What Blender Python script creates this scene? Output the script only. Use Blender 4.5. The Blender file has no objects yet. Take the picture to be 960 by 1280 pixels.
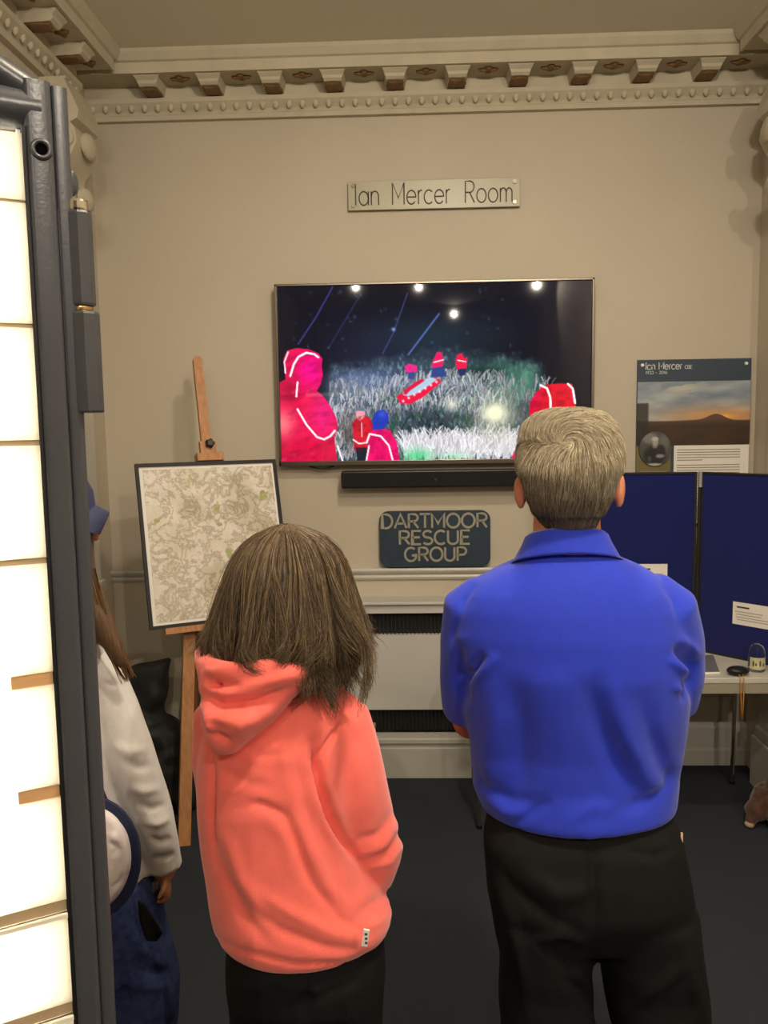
import bpy, bmesh, math, random
import numpy as np
from mathutils import Vector, Matrix
from mathutils.bvhtree import BVHTree

scene = bpy.context.scene
COL = scene.collection
rnd = random.Random(11)
RNG = np.random.default_rng(5)
PI = math.pi

# ------------------------------------------------------------------ camera
F_PX, CAM_Z = 1035.0, 1.72
_p, _y, _r = math.radians(6.0), math.radians(2.0), math.radians(0.9)
FWD = Vector((-math.sin(_y) * math.cos(_p), math.cos(_y) * math.cos(_p), -math.sin(_p)))
_rt = Vector((math.cos(_y), math.sin(_y), 0))
_up = _rt.cross(FWD)
RIGHT = _rt * math.cos(_r) - _up * math.sin(_r)
UP = _up * math.cos(_r) + _rt * math.sin(_r)
cam_data = bpy.data.cameras.new('camera')
cam = bpy.data.objects.new('camera', cam_data)
COL.objects.link(cam)
cam_data.sensor_fit = 'VERTICAL'
cam_data.sensor_height = 36.0
cam_data.lens = F_PX * 36.0 / 1280.0
cam_data.clip_start = 0.02
m = Matrix.Identity(4)
for i in range(3):
    m[i][0], m[i][1], m[i][2] = RIGHT[i], UP[i], -FWD[i]
m.translation = Vector((0, 0, CAM_Z))
cam.matrix_world = m
scene.camera = cam

# ------------------------------------------------------------------ world, lamps, exposure
world = bpy.data.worlds.new('world')
scene.world = world
world.use_nodes = True
world.node_tree.nodes['Background'].inputs[0].default_value = (1.0, 0.86, 0.66, 1)
world.node_tree.nodes['Background'].inputs[1].default_value = 0.02
vs = scene.view_settings
vs.view_transform = 'Standard'
vs.look = 'None'
vs.gamma = 1.0
vs.exposure = 0.08
vs.use_curve_mapping = False


def spot(name, loc, target, watts, angle, blend=0.9, radius=0.06, color=(1.0, 0.87, 0.72)):
    d = bpy.data.lights.new(name, 'SPOT')
    d.energy = watts
    d.spot_size = math.radians(angle)
    d.spot_blend = blend
    d.shadow_soft_size = radius
    d.color = color
    o = bpy.data.objects.new(name, d)
    COL.objects.link(o)
    o.location = loc
    o.rotation_euler = (Vector(target) - Vector(loc)).to_track_quat('-Z', 'Y').to_euler()
    return o


# track of ceiling spotlights behind the photographer (seen mirrored in the television)
spot('ceiling_spot', (-0.625, -1.72, 3.3), (-0.7, 4.0, 1.0), 58, 100, radius=0.014)
spot('ceiling_spot', (0.10, -1.81, 3.3), (0.0, 4.0, 1.0), 58, 100, radius=0.014)
spot('ceiling_spot', (1.46, -1.82, 3.3), (0.6, 4.0, 1.0), 130, 100, radius=0.018)
spot('ceiling_spot', (0.63, -4.22, 3.3), (0.3, 4.0, 1.0), 55, 90, radius=0.018)
# fill spot added out of view between visitors and television wall, lifting the wall
spot('wall_fill_spot', (0.25, 1.95, 3.32), (0.1, 3.3, 0.0), 95, 150, blend=1.0, radius=0.08)
# added fill point lamp, unseen overhead, to lift ceiling and shoulders
fill_light = bpy.data.lights.new('overhead_fill', 'POINT')
fill_light.energy = 85
fill_light.shadow_soft_size = 0.06
fill_light.color = (1.0, 0.87, 0.72)
fill_light_o = bpy.data.objects.new('overhead_fill', fill_light)
COL.objects.link(fill_light_o)
fill_light_o.location = (0.55, 0.6, 3.22)


# ------------------------------------------------------------------ helpers
def at(px, py, Y):
    """point on the plane y = Y that the photograph shows at pixel (px, py)"""
    d = FWD + RIGHT * ((px - 480) / F_PX) - UP * ((py - 640) / F_PX)
    q = d * (Y / d.y)
    return Vector((q.x, Y, q.z + CAM_Z))


def proj_np(P):
    q = P - np.array([0, 0, CAM_Z])
    z = q @ np.array(FWD)
    return np.stack([480 + F_PX * (q @ np.array(RIGHT)) / z, 640 - F_PX * (q @ np.array(UP)) / z], 1)


def lin(c):
    return tuple(((v / 255.0) / 12.92 if v <= 10 else (((v / 255.0) + 0.055) / 1.055) ** 2.4) for v in c)


def lin_np(a):
    a = np.clip(a, 0, 255) / 255.0
    return np.where(a <= 0.04, a / 12.92, ((a + 0.055) / 1.055) ** 2.4)


def mat(name, rgb, rough=0.6, var=0.06, scale=8.0, bump=0.0, bscale=150.0, metal=0.0, spec=0.4,
        sheen=0.0, stretch=None, rgb2=None, coat=0.0):
    """procedural principled material: rgb (0..255), broken up by noise, with noise relief"""
    M = bpy.data.materials.new(name)
    M.use_nodes = True
    nt = M.node_tree
    b = nt.nodes['Principled BSDF']
    c = lin(rgb)
    tc = nt.nodes.new('ShaderNodeTexCoord')
    mp = nt.nodes.new('ShaderNodeMapping')
    nt.links.new(tc.outputs['Object'], mp.inputs['Vector'])
    if stretch:
        mp.inputs['Scale'].default_value = stretch
    n = nt.nodes.new('ShaderNodeTexNoise')
    n.inputs['Scale'].default_value = scale
    n.inputs['Detail'].default_value = 4
    nt.links.new(mp.outputs[0], n.inputs['Vector'])
    r = nt.nodes.new('ShaderNodeValToRGB')
    r.color_ramp.elements[0].position = 0.3
    r.color_ramp.elements[1].position = 0.7
    c2 = lin(rgb2) if rgb2 else tuple(v * (1 + var) for v in c)
    c1 = c if rgb2 else tuple(v * (1 - var) for v in c)
    r.color_ramp.elements[0].color = (*c1, 1)
    r.color_ramp.elements[1].color = (*c2, 1)
    nt.links.new(n.outputs['Fac'], r.inputs['Fac'])
    nt.links.new(r.outputs['Color'], b.inputs['Base Color'])
    b.inputs['Roughness'].default_value = rough
    b.inputs['Metallic'].default_value = metal
    b.inputs['Specular IOR Level'].default_value = spec
    b.inputs['Coat Weight'].default_value = coat
    if sheen:
        b.inputs['Sheen Weight'].default_value = sheen
    if bump:
        n2 = nt.nodes.new('ShaderNodeTexNoise')
        n2.inputs['Scale'].default_value = bscale
        n2.inputs['Detail'].default_value = 3
        nt.links.new(mp.outputs[0], n2.inputs['Vector'])
        bp = nt.nodes.new('ShaderNodeBump')
        bp.inputs['Strength'].default_value = bump
        bp.inputs['Distance'].default_value = 0.004
        nt.links.new(n2.outputs['Fac'], bp.inputs['Height'])
        nt.links.new(bp.outputs[0], b.inputs['Normal'])
    return M


def attr_mat(name, rough=0.5, emit=0.0, spec=0.4, base=True):
    """material whose colour is the print / strand colour stored on the mesh"""
    M = bpy.data.materials.new(name)
    M.use_nodes = True
    nt = M.node_tree
    b = nt.nodes['Principled BSDF']
    a = nt.nodes.new('ShaderNodeAttribute')
    a.attribute_name = 'col'
    if base:
        nt.links.new(a.outputs['Color'], b.inputs['Base Color'])
    else:
        b.inputs['Base Color'].default_value = (0.004, 0.004, 0.005, 1)
    if emit:
        nt.links.new(a.outputs['Color'], b.inputs['Emission Color'])
        b.inputs['Emission Strength'].default_value = emit
    b.inputs['Roughness'].default_value = rough
    b.inputs['Specular IOR Level'].default_value = spec
    return M


def link(name, me, mt=None, parent=None):
    o = bpy.data.objects.new(name, me)
    COL.objects.link(o)
    if mt:
        me.materials.append(mt)
    if parent:
        o.parent = parent
        if parent.parent is None:
            o.matrix_parent_inverse = Matrix.Translation(-parent.location)
    return o


def mesh(name, V, Fc, mt=None, parent=None, smooth=False):
    me = bpy.data.meshes.new(name)
    me.from_pydata([tuple(v) for v in V], [], [tuple(f) for f in Fc])
    bm = bmesh.new()
    bm.from_mesh(me)
    bmesh.ops.recalc_face_normals(bm, faces=bm.faces)
    bm.to_mesh(me)
    bm.free()
    if smooth:
        me.polygons.foreach_set('use_smooth', [True] * len(me.polygons))
    me.update()
    return link(name, me, mt, parent)


def thing(name, label, cat, loc=(0, 0, 0), group=None):
    o = bpy.data.objects.new(name, None)
    o.empty_display_size = 0.05
    COL.objects.link(o)
    o.location = loc
    return tag(o, label, cat, group)


def tag(o, label, cat, group=None):
    o['label'] = label
    o['category'] = cat
    if group:
        o['group'] = group
    return o


def struct(o):
    o['kind'] = 'structure'
    return o


class MB:
    """collects shapes into one mesh"""

    def __init__(s):
        s.v, s.f = [], []

    def add(s, V, Fc):
        k = len(s.v)
        s.v += [Vector(v) for v in V]
        s.f += [tuple(i + k for i in f) for f in Fc]
        return s

    def box(s, c, size, rot=None, bev=0.0):
        x, y, z = (q / 2 for q in size)
        if bev <= 0:
            V = [Vector((a * x, b * y, d * z)) for a in (-1, 1) for b in (-1, 1) for d in (-1, 1)]
            Fc = [(0, 1, 3, 2), (4, 6, 7, 5), (0, 4, 5, 1), (2, 3, 7, 6), (0, 2, 6, 4), (1, 5, 7, 3)]
        else:
            bm = bmesh.new()
            bmesh.ops.create_cube(bm, size=1.0)
            for v in bm.verts:
                v.co = Vector((v.co.x * 2 * x, v.co.y * 2 * y, v.co.z * 2 * z))
            bmesh.ops.bevel(bm, geom=bm.edges[:], offset=bev, segments=2, affect='EDGES', profile=0.5)
            bm.verts.index_update()
            V = [v.co.copy() for v in bm.verts]
            Fc = [tuple(v.index for v in f.verts) for f in bm.faces]
            bm.free()
        if rot is not None:
            V = [rot @ v for v in V]
        return s.add([v + Vector(c) for v in V], Fc)

    def rings(s, R, cap=True, closed=True):
        """R: list of lists of points, same count"""
        n = len(R[0])
        V = [p for r in R for p in r]
        Fc = []
        for i in range(len(R) - 1):
            for j in range(n if closed else n - 1):
                a, b = i * n + j, i * n + (j + 1) % n
                Fc.append((a, b, b + n, a + n))
        if cap:
            Fc.append(tuple(range(n))[::-1])
            Fc.append(tuple(range((len(R) - 1) * n, len(R) * n)))
        return s.add(V, Fc)

    def tube(s, P, rad, seg=12, rnd_ends=False, flat=1.0, flatdir=None):
        P = [Vector(p) for p in P]
        if not hasattr(rad, '__len__'):
            rad = [rad] * len(P)
        if rnd_ends:
            a = (P[0] - P[1]).normalized()
            b = (P[-1] - P[-2]).normalized()
            P = [P[0] + a * rad[0] * .95, P[0] + a * rad[0] * .7] + P + [P[-1] + b * rad[-1] * .7, P[-1] + b * rad[-1] * .95]
            rad = [rad[0] * .3, rad[0] * .72] + list(rad) + [rad[-1] * .72, rad[-1] * .3]
        R = []
        up = Vector(flatdir) if flatdir else None
        prev = None
        for i, p in enumerate(P):
            t = (P[min(i + 1, len(P) - 1)] - P[max(i - 1, 0)]).normalized()
            if prev is None:
                ref = up or (Vector((0, 0, 1)) if abs(t.z) < 0.9 else Vector((0, 1, 0)))
            else:
                ref = prev
            n1 = (ref - t * ref.dot(t)).normalized()
            prev = n1
            n2 = t.cross(n1)
            R.append([p + n1 * (math.cos(2 * PI * k / seg) * rad[i] * flat) + n2 * (math.sin(2 * PI * k / seg) * rad[i]) for k in range(seg)])
        return s.rings(R)

    def cyl(s, a, b, r0, r1=None, seg=16):
        return s.tube([a, b], [r0, r0 if r1 is None else r1], seg)

    def ell(s, c, r, rot=None, nu=16, nv=10):
        V, Fc = [], []
        c = Vector(c)
        for i in range(nv + 1):
            t = PI * i / nv
            for j in range(nu):
                a = 2 * PI * j / nu
                p = Vector((r[0] * math.sin(t) * math.cos(a), r[1] * math.sin(t) * math.sin(a), r[2] * math.cos(t)))
                if rot is not None:
                    p = rot @ p
                V.append(c + p)
        for i in range(nv):
            for j in range(nu):
                a, b = i * nu + j, i * nu + (j + 1) % nu
                if i == 0:
                    Fc.append((a, b + nu, a + nu))
                elif i == nv - 1:
                    Fc.append((a, b, a + nu))
                else:
                    Fc.append((a, b, b + nu, a + nu))
        # collapse poles
        k = len(s.v)
        s.add(V, Fc)
        return s

    def prism(s, poly, axis, a, b):
        """poly of (u,v); axis 'y': (u, ., v)  'x': (., u, v)  'z': (u, v, .)"""
        def P(u, v, w):
            return (u, w, v) if axis == 'y' else ((w, u, v) if axis == 'x' else (u, v, w))
        return s.rings([[Vector(P(u, v, a)) for u, v in poly], [Vector(P(u, v, b)) for u, v in poly]])

    def build(s, name, mt, parent=None, smooth=False, bevel=0):
        o = mesh(name, s.v, s.f, mt, parent, smooth)
        if smooth == 'auto':
            o.data.set_sharp_from_angle(angle=math.radians(35))
        return o


def fuse(mb, voxel, iters=4, lam=0.5):
    """one continuous surface out of overlapping closed shapes: (verts, faces)"""
    me = bpy.data.meshes.new('tmp')
    me.from_pydata([tuple(v) for v in mb.v], [], mb.f)
    bm = bmesh.new()
    bm.from_mesh(me)
    bmesh.ops.remove_doubles(bm, verts=bm.verts, dist=1e-5)
    bmesh.ops.recalc_face_normals(bm, faces=bm.faces)
    bm.to_mesh(me)
    bm.free()
    o = bpy.data.objects.new('tmp', me)
    COL.objects.link(o)
    md = o.modifiers.new('r', 'REMESH')
    md.mode = 'VOXEL'
    md.voxel_size = voxel
    dg = bpy.context.evaluated_depsgraph_get()
    ev = o.evaluated_get(dg)
    em = ev.to_mesh()
    n = len(em.vertices)
    V = np.empty(n * 3)
    em.vertices.foreach_get('co', V)
    V = V.reshape(-1, 3)
    E = np.empty(len(em.edges) * 2, dtype=np.int64)
    em.edges.foreach_get('vertices', E)
    E = E.reshape(-1, 2)
    Fc = [tuple(p.vertices) for p in em.polygons]
    ev.to_mesh_clear()
    bpy.data.objects.remove(o)
    bpy.data.meshes.remove(me)
    deg = np.bincount(E.ravel(), minlength=n)[:, None]
    for it in range(iters):
        S = np.zeros_like(V)
        for k in range(3):
            S[:, k] = np.bincount(E[:, 0], V[E[:, 1], k], n) + np.bincount(E[:, 1], V[E[:, 0], k], n)
        V = V + lam * (S / np.maximum(deg, 1) - V)
    return V, Fc


def normals_of(V, Fc):
    N = np.zeros_like(V)
    q = np.array([f if len(f) == 4 else (f[0], f[1], f[2], f[2]) for f in Fc])
    n = np.cross(V[q[:, 2]] - V[q[:, 0]], V[q[:, 3]] - V[q[:, 1]])
    for k in range(4):
        for c in range(3):
            N[:, c] += np.bincount(q[:, k], n[:, c], len(V))
    return N / np.maximum(np.linalg.norm(N, axis=1, keepdims=True), 1e-12)


def folds(V, Fc, F, noise=0.0, nscale=9.0):
    """press creases into cloth. F: list of (points given where the photograph shows the crease, amplitude, width)"""
    N = normals_of(V, Fc)
    # orient outwards
    c = V.mean(0)
    if ((V - c) * N).sum() < 0:
        N = -N
    P = proj_np(V)
    face = (N @ np.array(FWD)) < 0.25
    D = np.zeros(len(V))
    for pts, amp, w in F:
        pts = np.array(pts, float)
        best = np.full(len(V), 1e9)
        wt = np.ones(len(V))
        tot = len(pts) - 1
        for i in range(tot):
            a, b = pts[i], pts[i + 1]
            ab = b - a
            t = np.clip(((P - a) @ ab) / (ab @ ab), 0, 1)
            d = np.linalg.norm(P - (a + t[:, None] * ab), axis=1)
            u = (i + t) / tot
            fade = np.sin(PI * np.clip(u, 0, 1)) ** 0.9
            sel = d < best
            best = np.where(sel, d, best)
            wt = np.where(sel, fade, wt)
        D += amp * wt * np.exp(-(best / w) ** 2)
    D *= face
    if noise:
        D += noise * (vnoise3(V * nscale) - 0.5)
    return V + N * D[:, None]


def vnoise3(P, seed=1):
    P = np.asarray(P) + 100.0
    I = np.floor(P).astype(np.int64)
    f = P - I
    f = f * f * (3 - 2 * f)
    out = 0

    def h(ix, iy, iz):
        n = ix * 374761393 + iy * 668265263 + iz * 2147483647 + seed * 974711
        n = (n ^ (n >> 13)) * 1274126177
        n = n & 0x7fffffff
        n = (n ^ (n >> 16)) & 0xffff
        return n / 65535.0
    for dx in (0, 1):
        for dy in (0, 1):
            for dz in (0, 1):
                w = (f[:, 0] if dx else 1 - f[:, 0]) * (f[:, 1] if dy else 1 - f[:, 1]) * (f[:, 2] if dz else 1 - f[:, 2])
                out = out + w * h(I[:, 0] + dx, I[:, 1] + dy, I[:, 2] + dz)
    return out


def vnoise2(x, y, seed=1):
    P = np.stack([x.ravel(), y.ravel(), np.zeros(x.size) + 0.5], 1)
    return vnoise3(P, seed).reshape(x.shape)


def fbm2(x, y, o=4, seed=1):
    s, a, t = 0, 0.5, 0
    for k in range(o):
        s = s + a * vnoise2(x * 2 ** k, y * 2 ** k, seed + k)
        t += a
        a *= 0.5
    return s / t


def body_rings(rows, Y0, seg=36, n=2.3):
    """rows: (xl, yl, xr, yr, half depth, forward shift): outline points of the figure at depth Y0"""
    R = []
    n0 = n
    for row in rows:
        xl, yl, xr, yr, hd, dy = row[:6]
        n = row[6] if len(row) > 6 else n0
        a, b = at(xl, yl, Y0 + dy), at(xr, yr, Y0 + dy)
        c = (a + b) / 2
        ux = (b - a) / 2
        ring = []
        for k in range(seg):
            t = 2 * PI * k / seg
            ct, st = math.cos(t), math.sin(t)
            ring.append(c + ux * (math.copysign(abs(ct) ** (2 / n), ct)) + Vector((0, hd, 0)) * math.copysign(abs(st) ** (2 / n), st))
        R.append(ring)
    return R


def ptube(mb, pts, Y0, seg=16, flat_end=True):
    """limb: pts (px, py, forward shift, radius)"""
    P = []
    for x, y, dy, r in pts:
        P.append(at(x, y, Y0 + dy))
    mb.tube(P, [q[3] for q in pts], seg, rnd_ends=not flat_end)
    return mb


def fused(name, mb, voxel, iters, mt, parent=None, F=None, noise=0.0, nscale=9.0):
    V, Fc = fuse(mb, voxel, iters)
    if F is not None or noise:
        V = folds(V, Fc, F or [], noise, nscale)
    return mesh(name, V, Fc, mt, parent, smooth=True)


def colour_attr(me, cols):
    a = me.color_attributes.new('col', 'FLOAT_COLOR', 'POINT')
    buf = np.ones((len(me.vertices), 4), dtype=np.float32)
    buf[:, :3] = cols
    a.data.foreach_set('color', buf.ravel())


def picture(name, P00, P10, P01, img, mt, parent):
    """flat print or screen image: img (H, W, 3) sRGB 0..255, row 0 at the top; corners top-left, top-right, bottom-left"""
    H, W, _ = img.shape
    P00, P10, P01 = (np.array(p, float) for p in (P00, P10, P01))
    u = np.linspace(0, 1, W)[None, :, None]
    v = np.linspace(0, 1, H)[:, None, None]
    V = (P00 + (P10 - P00) * u + (P01 - P00) * v).reshape(-1, 3)
    idx = np.arange(H * W).reshape(H, W)
    q = np.stack([idx[:-1, :-1], idx[1:, :-1], idx[1:, 1:], idx[:-1, 1:]], -1).reshape(-1, 4)
    me = bpy.data.meshes.new(name)
    me.vertices.add(len(V))
    me.vertices.foreach_set('co', V.ravel())
    me.loops.add(q.size)
    me.loops.foreach_set('vertex_index', q.ravel())
    me.polygons.add(len(q))
    me.polygons.foreach_set('loop_start', np.arange(len(q)) * 4)
    me.update(calc_edges=True)
    me.validate()
    colour_attr(me, lin_np(img.reshape(-1, 3)))
    return link(name, me, mt, parent)


# ---- single-stroke lettering
def arc(cx, cy, rx, ry, a0, a1, n=14):
    return [(cx + rx * math.cos(math.radians(a0 + (a1 - a0) * i / n)), cy + ry * math.sin(math.radians(a0 + (a1 - a0) * i / n))) for i in range(n + 1)]


GLYPH = {  # (advance, strokes) on a height-1 box
    'D': (0.80, [[(0.1, 0), (0.1, 1), (0.32, 1)] + arc(0.32, 0.5, 0.38, 0.5, 90, -90)[1:] + [(0.1, 0)]]),
    'A': (0.80, [[(0.04, 0), (0.4, 1), (0.76, 0)], [(0.17, 0.33), (0.63, 0.33)]]),
    'R': (0.74, [[(0.1, 0), (0.1, 1), (0.38, 1)] + arc(0.38, 0.74, 0.26, 0.26, 90, -90)[1:] + [(0.1, 0.48)], [(0.36, 0.48), (0.66, 0)]]),
    'T': (0.66, [[(0.02, 1), (0.64, 1)], [(0.33, 1), (0.33, 0)]]),
    'M': (0.92, [[(0.1, 0), (0.1, 1), (0.46, 0.3), (0.82, 1), (0.82, 0)]]),
    'O': (0.90, [arc(0.45, 0.5, 0.38, 0.5, 0, 360, 26)]),
    'E': (0.66, [[(0.6, 0), (0.1, 0), (0.1, 1), (0.6, 1)], [(0.1, 0.52), (0.54, 0.52)]]),
    'S': (0.68, [arc(0.34, 0.75, 0.25, 0.25, 30, 270, 12) + arc(0.34, 0.25, 0.27, 0.25, 90, -150, 12)]),
    'C': (0.76, [arc(0.44, 0.5, 0.36, 0.5, 50, 310, 20)]),
    'U': (0.78, [[(0.1, 1), (0.1, 0.3)] + arc(0.39, 0.3, 0.29, 0.3, 180, 360)[1:] + [(0.68, 1)]]),
    'G': (0.86, [arc(0.44, 0.5, 0.37, 0.5, 50, 330, 20) + [(0.78, 0.42), (0.5, 0.42)]]),
    'P': (0.70, [[(0.1, 0), (0.1, 1), (0.36, 1)] + arc(0.36, 0.72, 0.28, 0.28, 90, -90)[1:] + [(0.1, 0.44)]]),
    'I': (0.26, [[(0.13, 0), (0.13, 1)]]),
    'B': (0.70, [[(0.1, 0), (0.1, 1), (0.36, 1)] + arc(0.36, 0.76, 0.22, 0.24, 90, -90)[1:] + [(0.1, 0.52), (0.38, 0.52)] + arc(0.38, 0.26, 0.26, 0.26, 90, -90)[1:] + [(0.1, 0)]]),
    'a': (0.72, [arc(0.36, 0.32, 0.28, 0.32, 0, 360, 20), [(0.64, 0.64), (0.64, 0)]]),
    'n': (0.62, [[(0.1, 0), (0.1, 0.64)], [(0.1, 0.4)] + arc(0.32, 0.40, 0.22, 0.24, 180, 0)[1:] + [(0.54, 0)]]),
    'e': (0.70, [[(0.08, 0.33), (0.64, 0.33)] + arc(0.36, 0.32, 0.28, 0.32, 4, 320, 18)]),
    'r': (0.38, [[(0.1, 0), (0.1, 0.64)], [(0.1, 0.42)] + arc(0.30, 0.42, 0.2, 0.22, 180, 80, 8)[1:]]),
    'c': (0.66, [arc(0.37, 0.32, 0.29, 0.32, 45, 315, 18)]),
    'o': (0.72, [arc(0.36, 0.32, 0.29, 0.32, 0, 360, 22)]),
    'm': (0.94, [[(0.1, 0), (0.1, 0.64)], [(0.1, 0.42)] + arc(0.28, 0.44, 0.18, 0.2, 180, 0, 10)[1:] + [(0.46, 0)], [(0.46, 0.42)] + arc(0.64, 0.44, 0.18, 0.2, 180, 0, 10)[1:] + [(0.82, 0)]]),
    '1': (0.46, [[(0.1, 0.78), (0.28, 1), (0.28, 0)]]),
    '9': (0.66, [arc(0.33, 0.7, 0.25, 0.3, 0, 360, 16), [(0.58, 0.7), (0.3, 0)]]),
    '3': (0.64, [arc(0.3, 0.76, 0.23, 0.24, 150, -90, 10) + arc(0.3, 0.26, 0.26, 0.26, 90, -150, 10)]),
    '2': (0.64, [arc(0.32, 0.74, 0.25, 0.26, 160, -30, 10) + [(0.08, 0), (0.6, 0)]]),
    '0': (0.68, [arc(0.34, 0.5, 0.27, 0.5, 0, 360, 18)]),
    '6': (0.66, [arc(0.33, 0.3, 0.25, 0.3, 0, 360, 16), [(0.08, 0.3), (0.4, 1)]]),
    '-': (0.5, [[(0.08, 0.4), (0.42, 0.4)]]),
    ' ': (0.5, []),
}


def text_width(t, track=0.0):
    return sum(GLYPH[c][0] + track for c in t) - track


def letters(t, x, z, y, h, stroke, mt, parent, width=None, depth=0.004, track=0.0):
    kx = h if width is None else width / text_width(t, track)
    for c in t:
        if GLYPH[c][1]:
            lettering(MB(), c, x, z, y, h, stroke, kx * text_width(c), depth).build('letter', mt, parent)
        x += (GLYPH[c][0] + track) * kx


def lettering(mb, t, x, z, y, h, stroke, width=None, depth=0.004, track=0.0):
    """strokes standing proud of a plane facing -y, left end x, baseline z"""
    k = h
    kx = h if width is None else width / text_width(t, track)
    for c in t:
        adv, st = GLYPH[c]
        for line in st:
            pts = [Vector((x + u * kx, y, z + v * k)) for u, v in line]
            L, Rr = [], []
            closed = (pts[0] - pts[-1]).length < 1e-6
            for i, p in enumerate(pts):
                a = pts[i - 1] if i else (pts[-2] if closed else p)
                b = pts[i + 1] if i + 1 < len(pts) else (pts[1] if closed else p)
                d = (b - a).normalized()
                d1 = (p - a).normalized() if (p - a).length > 1e-9 else d
                nrm = Vector((-d.z, 0, d.x))
                n1 = Vector((-d1.z, 0, d1.x))
                w = stroke / 2 / max(0.55, abs(nrm.dot(n1)))
                L.append(p + nrm * w)
                Rr.append(p - nrm * w)
            dv = Vector((0, depth, 0))
            mb.rings([[L[i] - dv, Rr[i] - dv, Rr[i], L[i]] for i in range(len(pts))], cap=not closed)
        x += (adv + track) * kx
    return mb

# ------------------------------------------------------------------ materials
M_wall = mat('painted_plaster', (188, 178, 158), 0.75, 0.03, 2.0, bump=0.06, bscale=90)
M_dado = mat('painted_panel', (194, 192, 184), 0.6, 0.03, 3.0, bump=0.03, bscale=60)
M_gloss = mat('gloss_trim_paint', (186, 183, 172), 0.35, 0.03, 4.0)
M_ceil = mat('ceiling_paint', (220, 216, 196), 0.85, 0.03, 1.5)
M_cornice = mat('cornice_plaster', (190, 182, 158), 0.8, 0.06, 9.0, bump=0.12, bscale=60)
M_brown = mat('brown_painted_plaster', (122, 92, 58), 0.7, 0.18, 40, bump=0.4, bscale=80)
M_carpet = mat('charcoal_carpet', (52, 56, 62), 0.95, 0.22, 350, bump=0.7, bscale=420, spec=0.1)
M_black = mat('black_grille_paint', (26, 25, 24), 0.6, 0.08)
M_blackplastic = mat('black_plastic', (22, 22, 23), 0.4, 0.05)
M_frame_grey = mat('grey_powder_coat', (66, 67, 71), 0.28, 0.04, 14, bump=0.05, bscale=260, spec=0.5)
M_gasket = mat('black_rubber', (14, 14, 14), 0.6)
M_chrome = mat('polished_steel', (214, 205, 186), 0.14, 0.03, metal=1.0)
M_brass = mat('dull_brass', (196, 168, 112), 0.25, 0.05, metal=1.0)
M_tvmetal = mat('brushed_tv_bezel', (112, 104, 92), 0.3, 0.04, metal=1.0)
M_wood = mat('beech_wood', (182, 130, 82), 0.5, 0.1, 6, stretch=(14, 14, 1.2), bump=0.05, rgb2=(160, 108, 64))
M_wooddark = mat('dark_beech', (138, 92, 52), 0.55, 0.1, 6, stretch=(14, 14, 1.2))  # darker beech tone for the rear leg
M_white = mat('white_card', (232, 228, 218), 0.6, 0.02)
M_paper = mat('white_paper', (228, 222, 210), 0.7, 0.02)
M_ink = mat('grey_ink', (70, 66, 62), 0.7)
M_paleink = mat('pale_lettering', (150, 146, 124), 0.5, 0.05)
M_felt = mat('navy_felt', (22, 30, 88), 0.95, 0.06, 120, bump=0.2, bscale=500, spec=0.1, sheen=0.25)
M_table = mat('pale_grey_laminate', (196, 192, 180), 0.35, 0.04, 10)
M_print = attr_mat('printed_picture', 0.45)

# ------------------------------------------------------------------ room shell
WY, LX, RX, CZ, RY = 4.07, -1.515, 1.652, 3.40, -5.6


def plate(name, c, size, mt):
    o = MB().box(c, size).build(name, mt)
    return struct(o)


wall_back = plate('wall_back', ((LX + RX) / 2, WY + .06, CZ / 2), (RX - LX + .24, .12, CZ + .2), M_wall)
wall_left = plate('wall_left', (LX - .06, (WY + RY) / 2, CZ / 2), (.12, WY - RY, CZ + .2), M_wall)
wall_right = plate('wall_right', (RX + .06, (WY + RY) / 2, CZ / 2), (.12, WY - RY, CZ + .2), M_wall)
wall_front = plate('wall_front', ((LX + RX) / 2, RY - .06, CZ / 2), (RX - LX + .24, .12, CZ + .2), M_wall)
floor_o = plate('floor', ((LX + RX) / 2, (WY + RY) / 2, -.05), (RX - LX, WY - RY, .1), M_carpet)
ceiling = plate('ceiling', ((LX + RX) / 2, (WY + RY) / 2, CZ + .05), (RX - LX, WY - RY, .1), M_ceil)

# ------------------------------------------------------------------ cornice: three runs with modillions, leaf panels, rosettes and egg ornaments
SOF = 3.312          # soffit height
PRO = 0.21           # projection


def cornice_profile():
    # (distance from wall, z)
    return [(0, 3.165), (.03, 3.165), (.036, 3.185), (.022, 3.192), (.03, 3.205), (.062, 3.235), (.066, 3.252), (.042, 3.258), (.042, SOF),
            (PRO - .012, SOF), (PRO - .012, SOF - .006), (PRO, SOF - .006), (PRO, 3.352), (PRO + .012, 3.357), (PRO + .03, 3.385), (PRO + .034, CZ), (0, CZ)]


def leaf_verts(sx, sy, n=22, amp=.16, seed=0):
    r = random.Random(seed)
    return [(sx * math.copysign(abs(math.cos(2 * PI * k / n)) ** .45, math.cos(2 * PI * k / n)) * (1 + amp * r.uniform(-1, .6)),
             sy * math.copysign(abs(math.sin(2 * PI * k / n)) ** .45, math.sin(2 * PI * k / n)) * (1 + amp * r.uniform(-1, .6))) for k in range(n)]


def dome_mesh(name, outline, z, drop, mt, rim=.35):
    """low relief boss hanging below z, outline in local x (along wall), y (out from wall)"""
    n = len(outline)
    V = [(x, y, z) for x, y in outline] + [(x * .86, y * .86, z - drop * .7) for x, y in outline] + [(x * rim, y * rim, z - drop) for x, y in outline]
    Fc = [(i, (i + 1) % n, n + (i + 1) % n, n + i) for i in range(n)] + [(n + i, n + (i + 1) % n, 2 * n + (i + 1) % n, 2 * n + i) for i in range(n)]
    Fc += [tuple(range(2 * n, 3 * n)), tuple(range(n))]
    o = mesh(name, V, Fc, mt)
    me = o.data
    bpy.data.objects.remove(o)
    return me


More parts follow.
